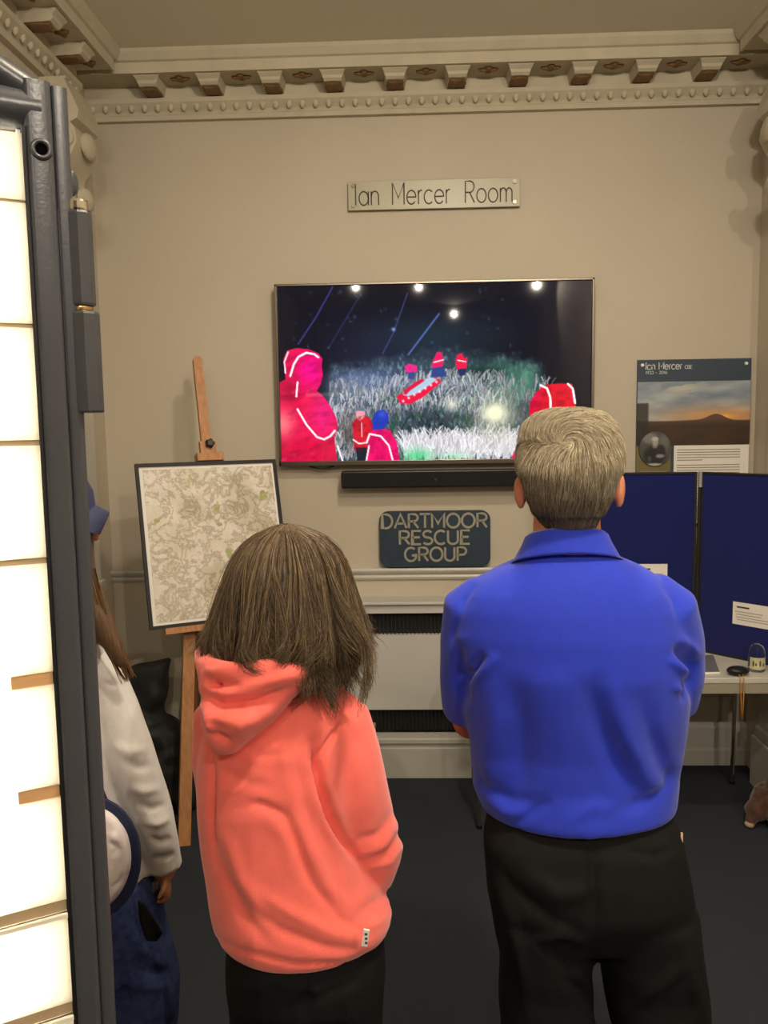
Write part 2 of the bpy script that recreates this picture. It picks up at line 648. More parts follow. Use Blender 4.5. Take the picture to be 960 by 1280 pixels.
def modillion_mesh():
    # side profile (out, z), widening upwards
    mb = MB()
    prof = [(.035, 3.262, .041), (.06, 3.264, .041), (.13, 3.266, .040), (.160, 3.268, .040), (.172, 3.277, .042), (.174, 3.289, .047), (.190, 3.302, .054), (.196, SOF + .002, .058)]
    R = []
    for y, z, w in prof:
        R.append([Vector((-w, y, z)), Vector((w, y, z)), Vector((w + .012, y, SOF + .002)), Vector((-w - .012, y, SOF + .002))])
    mb.rings(R)
    o = mb.build('modillion', M_cornice)
    me = o.data
    bpy.data.objects.remove(o)
    return me


ME_mod = modillion_mesh()
ME_leaf = [dome_mesh('leaf_panel', leaf_verts(.041, .058, seed=k), 3.264, .009, M_brown) for k in range(3)]


def rosette_outline():
    P = []
    for k in range(24):
        a = 2 * PI * k / 24
        r = .5 + .5 * abs(math.cos(2 * a)) ** 1.5
        P.append((.048 * r * math.cos(a), .034 * r * math.sin(a)))
    return P


ME_ros = dome_mesh('rosette', rosette_outline(), SOF + .001, .014, M_brown, rim=.45)
egg = MB().ell((0, .043, 3.222), (.015, .013, .024), nu=8, nv=6).build('egg_ornament', M_cornice, smooth=True)
ME_egg = egg.data
bpy.data.objects.remove(egg)


def cornice(name, P0, P1, pitch, first, egg_pitch, eggs_from=0.0):
    """run along P0->P1 on the wall line; local x along the run, local y out of the wall (to the right of travel is the room)"""
    d = (Vector(P1) - Vector(P0))
    L = d.length
    d.normalize()
    out = Vector((d.y, -d.x, 0))
    R = Matrix(((d.x, out.x, 0), (d.y, out.y, 0), (0, 0, 1)))
    prof = cornice_profile()
    ring = lambda s, k: [Vector(P0) + d * s + out * (o_ * 1.0) + Vector((0, 0, z)) + d * (o_ * k) for o_, z in prof]
    run = MB().rings([ring(0, 0), ring(L, 0)]).build(name, M_cornice)
    struct(run)
    rot = R.to_4x4()

    def put(me, s, nm):
        o = bpy.data.objects.new(nm, me)
        COL.objects.link(o)
        o.parent = run
        o.matrix_basis = Matrix.Translation(Vector(P0) + d * s) @ rot
        return o
    k = 0
    s = first
    while s < L - .05:
        put(ME_mod, s, 'modillion')
        lo = bpy.data.objects.new('leaf_panel', ME_leaf[k % 3])
        COL.objects.link(lo)
        lo.parent = run
        lo.matrix_basis = Matrix.Translation(Vector(P0) + d * s + out * .098) @ rot
        if s + pitch / 2 < L - .05:
            ro = bpy.data.objects.new('rosette', ME_ros)
            COL.objects.link(ro)
            ro.parent = run
            ro.matrix_basis = Matrix.Translation(Vector(P0) + d * (s + pitch / 2) + out * .128) @ rot
        s += pitch
        k += 1
    s = eggs_from + egg_pitch / 2
    while s < L - .02:
        put(ME_egg, s, 'egg_ornament')
        s += egg_pitch
    return run


cornice('trim_1', (LX, WY, 0), (RX, WY, 0), 0.2808, 0.335, 0.062)
cornice('trim_2', (LX, 1.0, 0), (LX, WY - PRO - .03, 0), 0.285, 0.04, 0.062, 1.4)
cornice('trim_3', (RX, WY - PRO - .03, 0), (RX, 1.0, 0), 0.285, 0.20, 0.062)

# dado rail and baseboards
rail = [(0, .955), (.012, .955), (.018, .968), (.014, .978), (.03, .994), (.034, 1.004), (.03, 1.014), (.006, 1.018), (0, 1.018)]


def run_x(name, prof, x0, x1, y, mt):
    return struct(MB().rings([[Vector((x0, y - o_, z)) for o_, z in prof], [Vector((x1, y - o_, z)) for o_, z in prof]]).build(name, mt))


def run_y(name, prof, y0, y1, x, sgn, mt):
    return struct(MB().rings([[Vector((x + sgn * o_, y0, z)) for o_, z in prof], [Vector((x + sgn * o_, y1, z)) for o_, z in prof]]).build(name, mt))


run_x('trim_4', rail, LX, RX, WY, M_gloss)
run_y('trim_5', rail, 1.0, 3.46, LX, 1, M_gloss)
run_y('trim_6', rail, 1.0, 3.46, RX, -1, M_gloss)
bb = [(0, 0), (.03, 0), (.03, .075), (.018, .085), (.018, .19), (.012, .2), (.008, .215), (0, .22)]
run_x('baseboard_back', bb, .275, RX, WY, M_gloss)
run_x('baseboard_back', bb, LX, -1.06, WY, M_gloss)
run_y('baseboard_left', bb, 1.0, 3.46, LX, 1, M_gloss)
run_y('baseboard_right', bb, 1.0, 3.46, RX, -1, M_gloss)

# corner pilasters with scrolled corbels
for side, X, sg in (('left', LX, 1), ('right', RX, -1)):
    n = 7 if side == 'left' else 8
    mb = MB()
    mb.box((X + sg * .02, 3.64, 1.34), (.04, .36, 2.66))
    mb.box((X + sg * .028, 3.64, .985), (.056, .39, .062), bev=.006)
    mb.box((X + sg * .034, 3.64, .12), (.068, .40, .24), bev=.006)
    mb.box((X + sg * .028, 3.64, .265), (.056, .385, .05), bev=.008)
    pil = struct(mb.build('trim_%d' % n, M_gloss))
    # corbel: S scroll
    prof = [(0, 2.62), (.055, 2.60), (.10, 2.625), (.118, 2.665), (.105, 2.71), (.08, 2.735), (.07, 2.77), (.085, 2.82), (.12, 2.86), (.145, 2.91), (.14, 2.96), (.12, 2.985), (.15, 3.0), (.16, 3.03), (.14, 3.08), (.10, 3.165), (0, 3.165)]
    cb = MB()
    cb.rings([[Vector((X + sg * u, y, z)) for u, z in prof] for y in (3.52, 3.76)])
    for y in (3.512, 3.768):
        cb.cyl((X + sg * .075, y - .006, 2.675), (X + sg * .075, y + .006, 2.675), .034, seg=14)
        cb.cyl((X + sg * .10, y - .006, 2.92), (X + sg * .10, y + .006, 2.92), .036, seg=14)
    cb.ell((X + sg * .125, 3.64, 2.70), (.03, .07, .05), nu=10, nv=6)
    cb.ell((X + sg * .15, 3.64, 2.92), (.025, .075, .055), nu=10, nv=6)
    cb.build('corbel', M_cornice, pil, smooth='auto')

# ------------------------------------------------------------------ boxed-in heater under the dado rail
h = thing('radiator_cover', 'cream boxed-in radiator cover with two black grille bands under the television', 'radiator cover', (-.39, 3.985, 0))
HX0, HX1, HF = -1.05, .272, 3.90
hw, hc = HX1 - HX0, (HX0 + HX1) / 2
MB().box((hc, (HF + WY) / 2, .845), (hw, WY - HF, .05)).box((hc, HF - .006, .872), (hw + .02, .03, .014), bev=.003).build('top_board', M_dado, h)
MB().box((hc, HF + .05, .522), (hw, .06, .372)).build('front_panel', M_dado, h)
MB().box((HX0 + .01, 3.99, .43), (.02, .155, .78)).build('side_panel', M_dado, h)
MB().box((HX1 - .01, 3.99, .43), (.02, .155, .78)).build('side_panel', M_dado, h)
for z0, z1 in ((.708, .822), (.222, .336)):
    g = MB().box((hc, HF + .06, (z0 + z1) / 2), (hw - .04, .01, z1 - z0)).build('grille', M_black, h)
    sl = MB()
    n = 66
    for i in range(n):
        sl.box((HX0 + .03 + (hw - .06) * (i + .5) / n, HF + .045, (z0 + z1) / 2), (.006, .012, z1 - z0))
    s_ = sl.build('grille_slats', M_black, g)
    s_['kind'] = 'stuff'
pl = [(0, 0), (.006, 0), (.006, .148), (.0, .152), (.002, .165), (.008, .172), (.012, .178), (.012, .196), (.004, .202), (.004, .222), (-.02, .222), (-.02, 0)]
MB().rings([[Vector((HX0, HF - o_, z)) for o_, z in pl], [Vector((HX1, HF - o_, z)) for o_, z in pl]]).build('plinth', M_gloss, h)

# ------------------------------------------------------------------ television
TX0, TX1, TZ0, TZ1, TY = -.644, .864, 1.528, 2.391, 4.0
t = thing('television', 'large wall-mounted flat television showing a night rescue on grass', 'television', (.112, 4.03, 1.96))
mb = MB().box(((TX0 + TX1) / 2, TY + .03, (TZ0 + TZ1) / 2), (TX1 - TX0 - .01, .03, TZ1 - TZ0 - .01), bev=.006)
mb.build('casing', M_blackplastic, t)
MB().box((.112, WY - .013, 1.96), (.5, .024, .4)).build('wall_bracket', M_black, t)
bz = MB()
bw = .011
bz.box(((TX0 + TX1) / 2, TY + .008, TZ1 - bw / 2), (TX1 - TX0, .03, bw), bev=.002)
bz.box(((TX0 + TX1) / 2, TY + .008, TZ0 + bw), (TX1 - TX0, .03, bw * 2), bev=.002)
bz.box((TX0 + bw / 2, TY + .008, (TZ0 + TZ1) / 2), (bw, .03, TZ1 - TZ0), bev=.002)
bz.box((TX1 - bw / 2, TY + .008, (TZ0 + TZ1) / 2), (bw, .03, TZ1 - TZ0), bev=.002)
bz.build('bezel', M_tvmetal, t)
for x in (-.44, .60):
    MB().tube([(x - .06, TY + .02, TZ0 - .004), (x, TY + .012, TZ0 - .016), (x + .06, TY + .02, TZ0 - .004)], .004, 8).build('foot_bracket', M_blackplastic, t)

# the picture on the screen
SW, SH = 430, 246
PX = np.linspace(349, 739.5, SW)[None, :] + np.zeros((SH, 1))
PY = np.linspace(358.5, 579, SH)[:, None] + np.zeros((1, SW))
IMG = np.zeros((SH, SW, 3))


def tone(c):
    return np.array(c, float)


def blend(mask, c):
    global IMG
    IMG = IMG * (1 - mask[..., None]) + tone(c) * mask[..., None]


def poly_mask(pts, soft=.8):
    pts = np.array(pts, float)
    inside = np.zeros(PX.shape, bool)
    dist = np.full(PX.shape, 1e9)
    n = len(pts)
    for i in range(n):
        (x0, y0), (x1, y1) = pts[i], pts[(i + 1) % n]
        if y0 != y1:
            c = ((y0 > PY) != (y1 > PY)) & (PX < (x1 - x0) * (PY - y0) / (y1 - y0) + x0)
            inside ^= c
        dx, dy = x1 - x0, y1 - y0
        tt = np.clip(((PX - x0) * dx + (PY - y0) * dy) / max(dx * dx + dy * dy, 1e-9), 0, 1)
        dist = np.minimum(dist, np.hypot(PX - x0 - tt * dx, PY - y0 - tt * dy))
    return np.clip(np.where(inside, dist, -dist) / soft + .5, 0, 1)


def stroke(pts, w, c, a=1.0, soft=.6):
    pts = np.array(pts, float)
    x0, x1, y0, y1 = pts[:, 0].min() - 6, pts[:, 0].max() + 6, pts[:, 1].min() - 6, pts[:, 1].max() + 6
    ix0, ix1 = np.searchsorted(PX[0], [x0, x1])
    iy0, iy1 = np.searchsorted(PY[:, 0], [y0, y1])
    if ix1 <= ix0 or iy1 <= iy0:
        return
    X, Y = PX[iy0:iy1, ix0:ix1], PY[iy0:iy1, ix0:ix1]
    d = np.full(X.shape, 1e9)
    for (ax, ay), (bx, by) in zip(pts[:-1], pts[1:]):
        dx, dy = bx - ax, by - ay
        tt = np.clip(((X - ax) * dx + (Y - ay) * dy) / max(dx * dx + dy * dy, 1e-9), 0, 1)
        d = np.minimum(d, np.hypot(X - ax - tt * dx, Y - ay - tt * dy))
    mk = (np.clip((w / 2 - d) / soft + .5, 0, 1) * a)[..., None]
    IMG[iy0:iy1, ix0:ix1] = IMG[iy0:iy1, ix0:ix1] * (1 - mk) + tone(c) * mk


def gauss(cx, cy, sx, sy):
    return np.exp(-((PX - cx) / sx) ** 2 - ((PY - cy) / sy) ** 2)


def sstep(a, b, x):
    tt = np.clip((x - a) / (b - a), 0, 1)
    return tt * tt * (3 - 2 * tt)


blend(np.ones(PX.shape), (17, 16, 26))
blend(gauss(540, 425, 90, 30) * .55, (34, 62, 74))
blend(gauss(470, 450, 60, 40) * .45, (34, 38, 70))
nz = fbm2(PX / 14, PY / 9, 4, 3)
nzf = fbm2(PX / 3.2, PY / 5.5, 3, 9)
right_edge = sstep(690, 655, PX - (PY - 440) * .0)
top_line = 432 + 16 * np.abs((PX - 550) / 120) ** 1.5
veg = sstep(0, 26, PY - top_line + (nz - .5) * 44) * right_edge * sstep(408, 424, PX + (PY - 440) * .1)
blend(veg * .9, (52, 70, 84))
blend(veg * sstep(.45, .75, nzf) * .7, (128, 150, 170))
green = gauss(655, 480, 55, 26) * veg
blend(np.clip(green * 1.1, 0, .8) * (0.35 + .65 * nzf), (96, 170, 130))
blend(gauss(610, 470, 34, 14) * .85, (16, 42, 38))
blend(sstep(455, 475, PY) * gauss(440, 490, 34, 40) * .5, (120, 132, 168))
# grass blades
gr = random.Random(4)
for k in range(3000):
    x, y = gr.uniform(412, 690), gr.uniform(462, 578)
    lo = 470 + 10 * abs((x - 550) / 110)
    if y < lo or (x < 440 and y < 480) or (x > 640 and y < 500 and gr.random() < .6):
        continue
    dark = math.exp(-((x - 540) / 62) ** 2 - ((y - 535) / 20) ** 2)
    dark = max(dark, .8 * math.exp(-((x - 470) / 30) ** 2 - ((y - 545) / 30) ** 2))
    dk2 = math.exp(-((x - 655) / 26) ** 2 - ((y - 535) / 42) ** 2)
    v = gr.uniform(.5, 1.1) * (1 - .72 * dark) * (1 - .6 * dk2) * (1.0 if y > 500 else .85)
    g = dark > .45
    base = (70, 150, 110) if g and gr.random() < .6 else gr.choice([(236, 232, 246), (206, 214, 222), (218, 206, 228), (180, 206, 186)])
    ln = gr.uniform(5, 12) * (.6 if g else 1)
    a = gr.gauss(.12, .26)
    stroke([(x, y), (x + ln * .5 * a, y - ln * .6), (x + ln * a * 1.2, y - ln)], gr.uniform(.9, 1.5), tuple(q * v for q in base), .85)
for k in range(900):
    x, y = gr.uniform(505, 668), gr.uniform(560, 581)
    ln = gr.uniform(8, 26)
    a = gr.gauss(.05, .3)
    q = gr.uniform(.65, 1)
    stroke([(x, y), (x + ln * .5 * a, y - ln * .6), (x + ln * a * 1.2, y - ln)], gr.uniform(1, 1.7), (250 * q, 246 * q, 252 * q), .85)
blend(gauss(522, 574, 18, 9) * .75, (60, 205, 120))
blend(gauss(570, 576, 20, 6) * .4, (120, 220, 150))
blend(np.clip(gauss(620, 521, 14, 12) * 1.3, 0, 1) * .95, (255, 255, 226))  # glow and halo of lit panels mirrored in glass, painted into picture
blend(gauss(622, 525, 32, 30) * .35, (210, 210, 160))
blend(gauss(566, 509, 9, 8) * .7, (246, 244, 226))
blend(gauss(436, 540, 12, 26) * .5, (60, 44, 34))
blend(gauss(530, 482, 60, 9) * .28, (225, 230, 250))
blend(gauss(462, 475, 34, 14) * .3, (100, 120, 190))
# rain streaks
for p, c, w in (([(419, 360), (398, 396), (374, 430)], (64, 70, 150), 1.6), ([(455, 368), (412, 436)], (52, 54, 112), 1.1), ([(512, 370), (494, 418), (480, 444)], (70, 80, 140), 1.2),
                ([(551, 396), (512, 446)], (92, 116, 196), 2.0)):
    stroke(p, w, c, .8, 1.2)
blend(gauss(494, 414, 2.2, 2.2), (130, 150, 220))
for k in range(40):
    blend(gauss(gr.uniform(355, 640), gr.uniform(366, 440), gr.uniform(1, 2.4), gr.uniform(1, 2.6)) * gr.uniform(.1, .45), (96, 110, 150))
# three people round the stretcher, and the stretcher
stroke([(499, 499), (522, 484), (549, 474)], 1.6, (228, 40, 70))
blend(poly_mask([(503, 498), (524, 481), (541, 474), (552, 481), (530, 496), (510, 508)]), (168, 196, 214))
blend(poly_mask([(497, 499), (500, 495), (511, 498), (524, 494), (550, 476), (553, 481), (531, 499), (514, 508), (501, 507)]), (222, 22, 62))
blend(poly_mask([(505, 491), (524, 478), (530, 476), (532, 479), (514, 491), (508, 497)]), (206, 24, 66))
for q in range(7):
    blend(gauss(505 + q * 7, 504 - q * 3.9, 1.5, 1.5), (250, 240, 244))
blend(poly_mask([(508, 460), (513, 457), (523, 460), (523, 467), (514, 470), (508, 466)]), (226, 40, 130))
blend(poly_mask([(512, 468), (520, 467), (519, 477), (511, 476)]), (60, 70, 130))
blend(poly_mask([(541, 459), (544, 452), (548, 443), (554, 444), (556, 453), (555, 461), (544, 464)]), (224, 26, 92))
blend(poly_mask([(542, 463), (556, 461), (560, 474), (540, 475)]), (48, 66, 130))
stroke([(544, 456), (556, 453)], 1.4, (246, 226, 236))
blend(poly_mask([(571, 456), (573, 447), (579, 445), (582, 452), (586, 450), (585, 464), (573, 466)]), (226, 26, 70))
blend(poly_mask([(574, 465), (584, 464), (583, 473), (575, 473)]), (40, 44, 90))
stroke([(574, 454), (584, 456)], 1.3, (250, 226, 230))
# big figure in red at the left
body = poly_mask([(349, 478), (357, 474), (356, 460), (355, 448), (360, 438), (372, 435), (388, 437), (399, 442), (404, 449), (403, 457), (404, 470), (401, 481), (396, 489), (404, 496), (413, 509), (420, 524), (422, 536), (417, 548), (420, 579), (349, 579)])
blend(body, (232, 18, 76))
blend(body * gauss(390, 462, 20, 24) * .9, (246, 10, 150))
blend(body * gauss(404, 520, 16, 26) * .7, (250, 28, 150))
blend(body * gauss(362, 490, 12, 16) * .7, (150, 8, 44))
blend(body * sstep(540, 560, PY) * .5, (196, 14, 50))
blend(body * sstep(.6, .8, fbm2(PX / 6, PY / 6, 3, 21)) * .35, (255, 110, 150))
blend(body * sstep(.35, .75, fbm2(PX / 11 + PY / 14, PY / 7, 4, 33)) * .45, (128, 6, 44))
blend(gauss(352, 530, 14, 18) * .55, (255, 190, 160))
stroke([(363, 470), (368, 455), (374, 446), (384, 441), (394, 443), (399, 447)], 2.4, (255, 246, 252))
stroke([(357, 466), (356, 452), (361, 440)], 1.8, (250, 220, 236))
stroke([(372, 478), (370, 496)], 2.2, (255, 240, 246))
stroke([(371, 512), (382, 532), (395, 548), (404, 551), (412, 547), (418, 540)], 2.4, (255, 240, 246))
stroke([(421, 560), (427, 579)], 2.2, (250, 240, 240))
# two figures at the bottom
f1 = poly_mask([(441, 545), (440, 532), (446, 523), (456, 521), (463, 525), (468, 540), (463, 566), (442, 566)])
blend(f1, (206, 22, 46))
blend(poly_mask([(444, 562), (466, 562), (465, 580), (446, 580)]), (24, 26, 44))
blend(poly_mask([(445, 520), (446, 513), (451, 511), (456, 514), (456, 523), (450, 528), (446, 525)]), (226, 150, 160))
blend(poly_mask([(444, 515), (447, 511), (455, 511), (457, 516)]), (96, 110, 130))
blend(f1 * sstep(.4, .7, fbm2(PX / 5, PY / 6, 3, 35)) * .5, (110, 10, 26))
stroke([(441, 552), (448, 557), (460, 556)], 1.8, (250, 226, 226))
stroke([(452, 531), (452, 548)], 1.4, (244, 180, 190))
f2 = poly_mask([(458, 580), (459, 552), (464, 541), (476, 537), (488, 541), (496, 556), (500, 580)])
blend(f2, (236, 14, 104))
blend(f2 * sstep(.4, .7, fbm2(PX / 6, PY / 9, 3, 36)) * .45, (138, 6, 60))
blend(poly_mask([(466, 540), (466, 526), (471, 516), (480, 514), (486, 520), (486, 530), (480, 539), (472, 540)]), (34, 56, 170))
blend(gauss(478, 520, 5, 4) * .6, (70, 100, 220))
stroke([(458, 556), (462, 545), (476, 548), (486, 560), (491, 580)], 2.2, (255, 232, 244))
stroke([(461, 560), (457, 580)], 1.8, (255, 236, 240))
# red hood at the right
f3 = poly_mask([(663, 520), (664, 508), (672, 496), (680, 487), (700, 485), (716, 486), (720, 500), (722, 530), (664, 530)])
blend(f3, (218, 20, 42))
blend(f3 * gauss(668, 505, 10, 18) * .7, (226, 10, 84))
blend(f3 * sstep(.4, .7, fbm2(PX / 9, PY / 7, 3, 37)) * .4, (120, 8, 20))
stroke([(677, 487), (685, 491), (689, 502), (690, 520)], 2.6, (255, 244, 246))
stroke([(711, 486), (717, 492), (720, 510)], 2.6, (255, 244, 246))
blend(poly_mask([(640, 580), (648, 562), (662, 548), (664, 580)]), (214, 18, 90))
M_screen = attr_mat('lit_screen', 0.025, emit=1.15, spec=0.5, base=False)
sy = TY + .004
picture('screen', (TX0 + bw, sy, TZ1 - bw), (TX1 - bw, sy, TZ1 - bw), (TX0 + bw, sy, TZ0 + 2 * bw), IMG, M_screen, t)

# sound bar
sb = thing('sound_bar', 'long black sound bar mounted under the television', 'sound bar', (.112, 4.02, 1.46))
MB().box((.112, 4.0, 1.459), (.91, .07, .084), bev=.01).build('speaker_body', M_blackplastic, sb)
MB().box((.112, 3.962, 1.459), (.88, .006, .07), bev=.002).build('cloth_front', mat('speaker_cloth', (20, 20, 21), .9, .2, 300), sb)
MB().box((.112, 4.052, 1.459), (.4, .036, .04)).build('wall_bracket', M_black, sb)
MB().cyl((.112, 3.9595, 1.458), (.112, 3.957, 1.458), .006, seg=12).build('badge', M_chrome, sb)

# ------------------------------------------------------------------ acrylic name plate
np_ = thing('name_plate', 'frosted acrylic plate lettered Ian Mercer Room high above the television', 'sign', (.117, 4.04, 2.8))
M_acr = mat('frosted_acrylic', (170, 166, 138), .35, .02)
MB().box((.117, WY - .022, 2.799), (.81, .008, .132), bev=.002).build('acrylic_plate', M_acr, np_)
for x in (-.262, .496):
    for z in (2.845, 2.753):
        MB().cyl((x, WY, z), (x, WY - .034, z), .009, seg=12).build('stand_off', M_chrome, np_)
M_dl = mat('dark_grey_lettering', (74, 62, 48), .6)
letters('Ian', -.262, 2.755, WY - .026, .098, .0052, M_dl, np_, width=.125)
letters('Mercer', -.085, 2.755, WY - .026, .098, .0052, M_dl, np_, width=.282)
letters('Room', .258, 2.755, WY - .026, .098, .0052, M_dl, np_, width=.235)

# ------------------------------------------------------------------ rescue group sign
sg_ = thing('rescue_sign', 'dark blue rounded sign reading DARTMOOR RESCUE GROUP leaning on the dado rail', 'sign', (.106, 4.02, 1.03))


def rounded(cx, cz, w, h, r, n=8):
    P = []
    for sx, sz, a0 in ((1, 1, 0), (-1, 1, 90), (-1, -1, 180), (1, -1, 270)):
        for k in range(n + 1):
            a = math.radians(a0 + 90 * k / n)
            P.append((cx + sx * (w / 2 - r) + r * math.cos(a), cz + sz * (h / 2 - r) + r * math.sin(a)))
    return P


MB().prism(rounded(.107, 1.160, .543, .276, .045), 'y', WY - .040, WY - .012).build('sign_board', mat('slate_blue_paint', (38, 52, 66), .5, .1, 20, bump=.1), sg_)
MB().prism(rounded(.107, 1.160, .547, .280, .047), 'y', WY - .044, WY - .036)
letters('DARTMOOR', -.158, 1.216, WY - .040, .068, .0105, M_paleink, sg_, width=.525, depth=.005)
letters('RESCUE', -.073, 1.135, WY - .040, .066, .0105, M_paleink, sg_, width=.355, depth=.005)
letters('GROUP', -.046, 1.052, WY - .040, .066, .0105, M_paleink, sg_, width=.31, depth=.005)

# ------------------------------------------------------------------ poster
po = thing('memorial_poster', 'tall printed panel with a sunset moorland photo and oval portrait on the right wall end', 'poster', (1.35, 4.06, 1.5))
po['label'] = 'tall printed panel with a moorland sunset photo and oval portrait, right of the television'
QX0, QX1, QZ1 = 1.085, 1.622, 2.010
QY = WY - .016
MB().box(((QX0 + QX1) / 2, WY - .008, 1.61), (QX1 - QX0, .012, .80)).build('backing_board', mat('poster_navy', (52, 66, 78), .5, .04), po)
MB().box(((QX0 + .165 / 2), WY - .0145, 1.41), (.165, .003, .38)).build('olive_panel', mat('poster_olive', (112, 100, 58), .6, .04), po)
MB().box(((QX0 + .18 + QX1) / 2, WY - .0145, 1.41), (QX1 - QX0 - .18, .003, .38)).build('text_panel', M_paper, po)
ph, pw = 120, 150
X, Y = np.meshgrid(np.linspace(0, 1, pw), np.linspace(0, 1, ph))
cl = fbm2(X * 5 + Y * 3, Y * 9, 4, 5)
sky = np.stack([120 + 100 * (cl - .3), 132 + 90 * (cl - .3), 146 + 62 * (cl - .3)], -1)
sunx, suny = .76, .56
warm = np.exp(-((X - sunx) / .5) ** 2 - ((Y - suny) / .16) ** 2)[..., None]
sky = sky * (1 - .8 * warm) + np.array([226, 150, 76]) * .8 * warm
hot = np.exp(-((X - sunx) / .07) ** 2 - ((Y - suny) / .035) ** 2)[..., None]
sky = sky * (1 - hot) + np.array([255, 190, 90]) * hot
hot = np.exp(-((X - .40) / .18) ** 2 - ((Y - .10) / .09) ** 2)[..., None] * (cl[..., None] > .42)
sky = sky * (1 - .55 * hot) + np.array([214, 206, 178]) * .55 * hot
hz = .60 + .03 * fbm2(X * 4, X * 0, 3, 8) - .10 * np.exp(-((X - .70) / .10) ** 2)
land = np.stack([44 + 34 * cl, 34 + 22 * cl, 26 + 10 * cl], -1)
far = np.stack([84 + 20 * cl, 62 + 14 * cl, 50 + 8 * cl], -1)
k = sstep(-.01, .01, Y - hz)[..., None]
mid = sstep(.60, .74, Y + .06 * cl)[..., None]
pic = sky * (1 - k) + (far * (1 - mid) + land * mid) * k
dark = (sstep(.11, .09, X) * sstep(.33, .36, Y + .02 * cl))[..., None]
pic = pic * (1 - dark * .8) + np.array([40, 34, 30]) * dark * .8
picture('sunset_photo', (QX0, QY - .002, 1.905), (QX1, QY - .002, 1.905), (QX0, QY - .002, 1.60), pic, M_print, po)
# oval portrait (plain generic figure), printed on a disc
cx, cz = 1.172, 1.585
nr, na = 26, 60
V_, F_, C_ = [], [], []
for i in range(nr + 1):
    for j in range(na):
        a = 2 * PI * j / na
        V_.append((cx + .077 * i / nr * math.cos(a), WY - .0265, cz + .083 * i / nr * math.sin(a)))
for i in range(nr):
    for j in range(na):
        F_.append((i * na + j, i * na + (j + 1) % na, (i + 1) * na + (j + 1) % na, (i + 1) * na + j))
VV_ = np.array(V_)
ux, uz = (VV_[:, 0] - cx) / .077, (VV_[:, 2] - cz) / .083
cc_ = np.stack([54 + 40 * fbm2(ux[None] * 4, uz[None] * 4, 3, 4)[0]] * 3, 1) * np.array([1, .98, .92])


def dab(x, y, rx, ry, rgb, hard=6.0):
    global cc_
    k_ = 1 / (1 + np.exp(hard * (((ux - x) / rx) ** 2 + ((uz - y) / ry) ** 2 - 1)))[:, None]
    cc_ = cc_ * (1 - k_) + np.array(rgb, float) * k_


dab(-.35, .62, .45, .30, (128, 126, 120), 3)
dab(.55, .35, .28, .50, (104, 102, 97), 3)
dab(-.06, -.42, .66, .56, (30, 30, 32), 5)
dab(.34, -.10, .28, .34, (38, 38, 40), 5)
dab(-.02, .16, .16, .14, (120, 117, 112), 4)
dab(0, .40, .19, .24, (158, 153, 145), 5)
dab(-.02, .58, .21, .12, (186, 183, 176), 5)
dab(.30, -.42, .26, .11, (142, 138, 131), 4)
dab(-.34, -.58, .12, .16, (74, 73, 72), 4)
dab(-.05, -.92, .5, .09, (168, 165, 158), 4)
me = bpy.data.meshes.new('portrait_oval')
me.from_pydata(V_, [], F_)
colour_attr(me, lin_np(cc_))
pt = link('portrait_oval', me, M_print, po)
ov = MB().prism([(cx + .077 * math.cos(2 * PI * k / 36), cz + .083 * math.sin(2 * PI * k / 36)) for k in range(36)], 'y', WY - .0262, WY - .0155)
ov.build('portrait_backing', M_black, po)
M_pl = mat('poster_lettering', (206, 206, 200), .5)
letters('Ian Mercer', QX0 + .035, 1.964, WY - .016, .034, .0042, M_pl, po, width=.175, depth=.0015)
l = MB()
lettering(l, 'CBE', QX0 + .222, 1.965, WY - .016, .017, .002, width=.036, depth=.0015)
lettering(l, '1933 - 2016', QX0 + .036, 1.942, WY - .016, .014, .002, width=.105, depth=.0015)
o = l.build('small_lettering', M_pl, po)
o['kind'] = 'stuff'
l = MB()
z = 1.578
k = 0
while z > 1.24:
    w = .30 if k != 4 else .12
    l.box((QX0 + .195 + w / 2, WY - .0165, z), (w, .001, .004))
    z -= .0125 if k != 4 else .024
    k += 1
for k in range(8):
    l.box((QX0 + .085, WY - .0165, 1.475 - k * .012), (.13, .001, .003))
o = l.build('printed_lines', mat('faded_ink', (142, 134, 118), .7), po)
o['kind'] = 'stuff'
for x in (QX0 + .022, QX1 - .025):
    MB().cyl((x, WY - .012, 1.985), (x, WY - .022, 1.985), .0085, .007, seg=14).build('fixing_screw', M_white, po)

# ------------------------------------------------------------------ easel with the framed map
YAW, LEAN = math.radians(28), math.radians(15)
FW = Vector((math.cos(YAW), math.sin(YAW), 0))          # along the frame
FN = Vector((math.sin(YAW), -math.cos(YAW), 0))         # towards the room
FU = Vector((0, 0, 1)) * math.cos(LEAN) - FN * math.sin(LEAN)
FN2 = FW.cross(FU)                                       # surface normal of the leaning frame (towards the room)
if FN2.dot(FN) < 0:
    FN2 = -FN2
FR = Matrix((FW, -FN2, FU)).transposed()
BL = Vector((-1.103, 3.35, .883))
MW, MH = .63, .71


def fp(s, u, n=0.0):
    return BL + FW * s + FU * u + FN2 * n


def bar(mb, a, b, w, d, nrm):
    """rectangular bar a->b, w across (in the plane), d along nrm"""
    a, b = Vector(a), Vector(b)
    t_ = (b - a).normalized()
    nn = (Vector(nrm) - t_ * t_.dot(Vector(nrm))).normalized()
    sd = t_.cross(nn)
    R = []
    for p in (a, b):
        R.append([p + sd * w / 2 * i + nn * d / 2 * j for i, j in ((-1, -1), (1, -1), (1, 1), (-1, 1))])
    return mb.rings(R)


